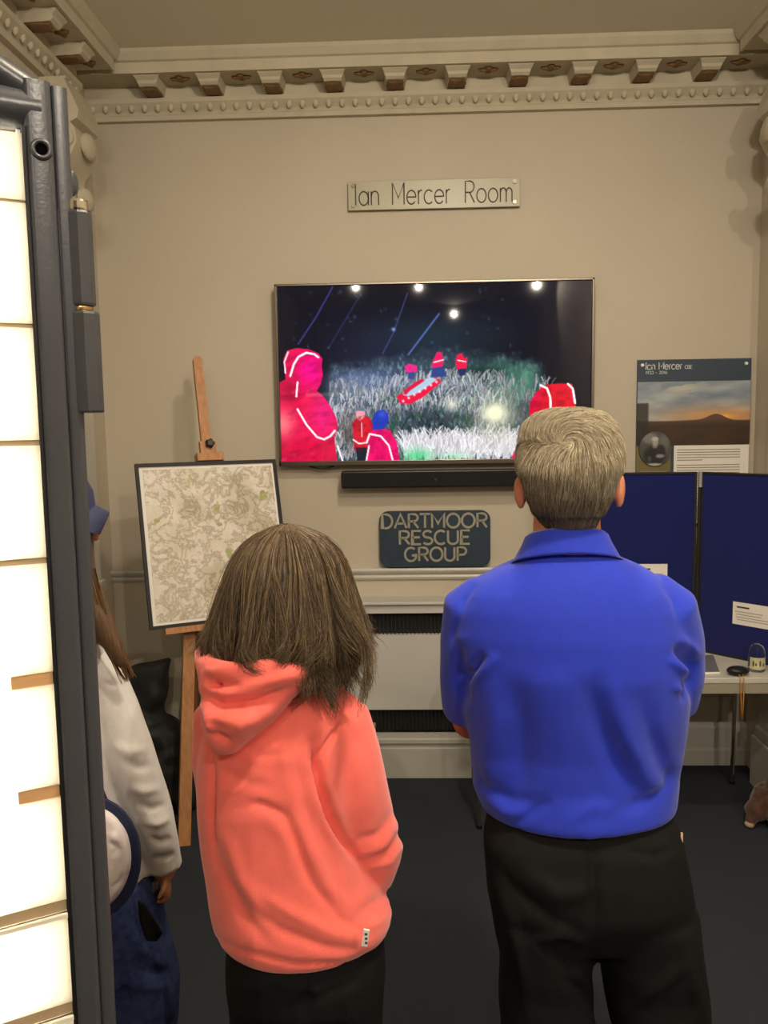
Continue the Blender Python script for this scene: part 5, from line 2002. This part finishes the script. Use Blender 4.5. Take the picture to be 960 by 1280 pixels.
# black worn patch over the hip (pocket)
q = MB()
q.rings([[at(x, y, YT - dd) for x, y in ((172, 1124), (182, 1130), (204, 1166), (196, 1177), (182, 1176), (174, 1150))] for dd in (.10, .132)])
fused('hip_pocket', q, .004, 4, M_blackcloth, tj)
for px in (112, 180):
    q_ = at(px, 1290, YT)
    q = MB()
    q.tube([Vector((q_.x - .06, YT - .02, .045)), Vector((q_.x + .02, YT + .01, .048)), Vector((q_.x + .13, YT + .05, .034))], [.034, .038, .036], 12, rnd_ends=True, flat=.85, flatdir=(0, 0, 1))
    fused('shoe', q, .007, 3, M_shoe, tp)
# sweatshirt
M_grey = mat('pale_grey_marl', (214, 212, 208), .9, .05, 45, bump=.12, bscale=300, spec=.1, sheen=.3)
mb = MB()
rows = [(56, 792, 106, 792, .058, 0), (42, 806, 122, 806, .08, 0), (34, 830, 134, 830, .098, 0), (34, 880, 140, 880, .112, 0), (38, 950, 150, 950, .118, 0), (44, 1020, 165, 1020, .122, 0), (52, 1070, 178, 1070, .126, 0), (58, 1100, 184, 1088, .126, 0), (62, 1110, 183, 1096, .122, 0)]
mb.rings(body_rings(rows, YT, 34, 2.3))
ptube(mb, [(108, 826, 0, .050), (122, 850, 0, .062), (138, 890, 0, .064), (156, 940, -.005, .062), (172, 985, .0, .058), (188, 1026, .01, .052), (199, 1060, .02, .046), (203, 1074, .02, .040), (205, 1086, .02, .040)], YT, 22)
ptube(mb, [(60, 830, .03, .05), (48, 860, .05, .06), (44, 930, .08, .058), (60, 1000, .12, .05), (100, 1012, .2, .04)], YT, 18)
FTp = [([(126, 852), (140, 856), (152, 858)], -.004, 3), ([(140, 930), (160, 940), (185, 935)], .006, 7), ([(150, 950), (175, 960), (192, 955)], -.005, 6), ([(160, 985), (180, 990), (203, 985)], .007, 6), ([(168, 1005), (190, 1012), (210, 1005)], -.007, 5),
       ([(178, 1028), (196, 1030), (214, 1022)], .008, 5), ([(184, 1046), (200, 1052), (216, 1048)], -.008, 4), ([(190, 1072), (206, 1072), (218, 1066)], -.008, 3.5), ([(140, 1010), (165, 1045), (185, 1085)], -.02, 6)]
tsw = fused('sweatshirt', mb, .006, 4, M_grey, tp, FTp, .012, 10)
# hair and cap
mb = MB()
rowsT = [(70, 628, 96, 628, .05, -.01), (56, 642, 108, 642, .085, -.012), (52, 668, 110, 668, .09, -.015), (52, 700, 112, 700, .085, -.02), (52, 740, 118, 740, .08, -.03), (58, 775, 128, 775, .075, -.035), (70, 800, 140, 800, .06, -.05)]
mb.rings(body_rings(rowsT, YT, 26, 2.2))
ptube(mb, [(112, 735, -.07, .028), (124, 770, -.085, .026), (138, 800, -.085, .022), (152, 825, -.08, .016), (161, 840, -.075, .008)], YT, 12)
V, Fc = fuse(mb, .007, 3)
M_hair3 = mat('brown_hair', (92, 70, 48), .55, .25, 40, stretch=(4, 4, .6), bump=.5, bscale=90)
hair3 = mesh('hair', V, Fc, M_hair3, tp, True)
lk_pts = [(108, 715), (118, 752), (130, 785), (146, 815), (160, 842)]
rt = random.Random(2)
roots = [(rt.uniform(-1, 1), rt.uniform(-1, 1), rt.uniform(.62, 1.08), rt.uniform(0, 6.28)) for k in range(700)]


def comb_third(root, k):
    a, b, e, ph1 = root
    pts = []
    for i in range(12):
        s_ = i / 11 * e
        q_ = s_ * 4
        j = min(int(q_), 3)
        f_ = q_ - j
        x = lk_pts[j][0] * (1 - f_) + lk_pts[j + 1][0] * f_
        y = lk_pts[j][1] * (1 - f_) + lk_pts[j + 1][1] * f_
        wd = 13 * (1 - .5 * min(s_, 1))
        p = at(x + a * wd + (2.5 * math.sin(ph1 * .3 + s_ * 9 + 2 * round(a * 3)) + 1.5 * math.sin(ph1 + s_ * 7)) * s_ - 2, y - a * 5, YT - .085 + .022 * b * (1 - .5 * s_) + .01 * s_)
        pts.append(tuple(p))
    return pts


strands('hair_strands', roots, comb_third, 12, .0008, M_hair, hair3, [(120, 92, 60), (140, 108, 70), (92, 70, 46), (168, 134, 90), (76, 58, 40)], 6)
M_cap = mat('navy_cap_cloth', (54, 58, 88), .8, .06, 40, bump=.1, bscale=300)
q = MB()
cc = Pt(0, -.005, .045)
R_ = []
for z, r1 in ((-.012, 1.0), (.0, 1.0), (.03, .97), (.055, .86), (.075, .62), (.085, .3), (.087, .03)):
    R_.append([cc + rott @ Vector((.094 * r1 * math.cos(2 * PI * k / 28), .112 * r1 * math.sin(2 * PI * k / 28), z * 1.0)) for k in range(28)])
q.rings(R_)
cap = q.build('baseball_cap', M_cap, tp, smooth='auto')
# peak: curved board, nose side of the cap
tip = at(134, 624, YT)
q = MB()
R_ = []
n = 16
for th_ in (-.0025, .0025):
    for rr, ee in ((1.0, 1.0),):
        pass
top_, bot_ = [], []
for i in range(9):
    v_ = i / 8
    row_t, row_b = [], []
    for k in range(n + 1):
        a = -1 + 2 * k / n
        wx = .080 * math.sqrt(max(0, 1 - (.965 * v_) ** 2.2))
        y_ = .078 + (.062 * v_) * (1 - .35 * a * a) + .02 * (1 - a * a) * (1 - v_)
        z_ = .034 - .042 * a * a - .026 * v_
        row_t.append(cc + rott @ Vector((wx * a, y_, z_ - .030 + .0025)))
        row_b.append(cc + rott @ Vector((wx * a, y_, z_ - .030 - .0025)))
    top_.append(row_t)
    bot_.append(row_b[::-1])
q.rings([t__ + b__ for t__, b__ in zip(top_, bot_)])
q.build('peak', M_cap, cap, smooth='auto')
q = MB().ell(cc + Vector((0, 0, .088)), (.008, .008, .005))
q.build('button', M_cap, cap, smooth=True)
# white shoulder bag with a navy edge
M_wbag = mat('white_canvas', (232, 224, 222), .8, .03, 20, bump=.2, bscale=120)
M_navy = mat('navy_webbing', (34, 42, 74), .8, .08, 60, bump=.2, bscale=300)
wb = thing('shoulder_bag', 'round white canvas bag with a navy band hanging at the half hidden person hip', 'bag', at(130, 1130, YT - .17))
q = MB()


def bag_ring(Y, sc, cx=112, cy=1072, rx=52, ry=66):
    return [at(cx + rx * sc * math.cos(2 * PI * k / 30), cy + ry * sc * math.sin(2 * PI * k / 30), Y) for k in range(30)]


q.rings([bag_ring(YT - .150, .96), bag_ring(YT - .160, 1.0), bag_ring(YT - .195, 1.0), bag_ring(YT - .212, .90), bag_ring(YT - .220, .6), bag_ring(YT - .222, .2)])
V, Fc = fuse(q, .005, 3)
V = folds(V, Fc, [([(137, 1050), (148, 1062), (140, 1070)], -.008, 3), ([(138, 1112), (150, 1104), (156, 1090)], -.006, 3), ([(140, 1040), (146, 1055)], .006, 4)], .006, 20)
mesh('pouch', V, Fc, M_wbag, wb, True)
q = MB()
q.rings([bag_ring(YT - .132, 1.14, 116), bag_ring(YT - .136, 1.17, 116), bag_ring(YT - .154, 1.17, 116), bag_ring(YT - .158, 1.12, 116)])
q.build('navy_band', M_navy, wb, smooth='auto')
q = MB()
bar(q, at(130, 1012, YT - .140), at(60, 840, YT - .128), .03, .004, (0, -1, 0))
q.build('strap', M_navy, wb)
# phone in the hanging hand
pn_ = thing('phone', 'slim silver phone held in the hanging hand of the half hidden person', 'phone', at(199, 1104, YT))
pc = wrist + Vector((-.024, -.012, -.055))
MB().box(pc, (.009, .034, .075), Matrix.Rotation(.12, 3, 'Y'), bev=.003).build('phone_body', mat('silver_phone_shell', (196, 196, 198), .25, .02, metal=.8), pn_)
MB().box(pc + Vector((-.005, 0, .002)), (.0012, .030, .066), Matrix.Rotation(.12, 3, 'Y')).build('phone_screen', M_blackplastic, pn_)
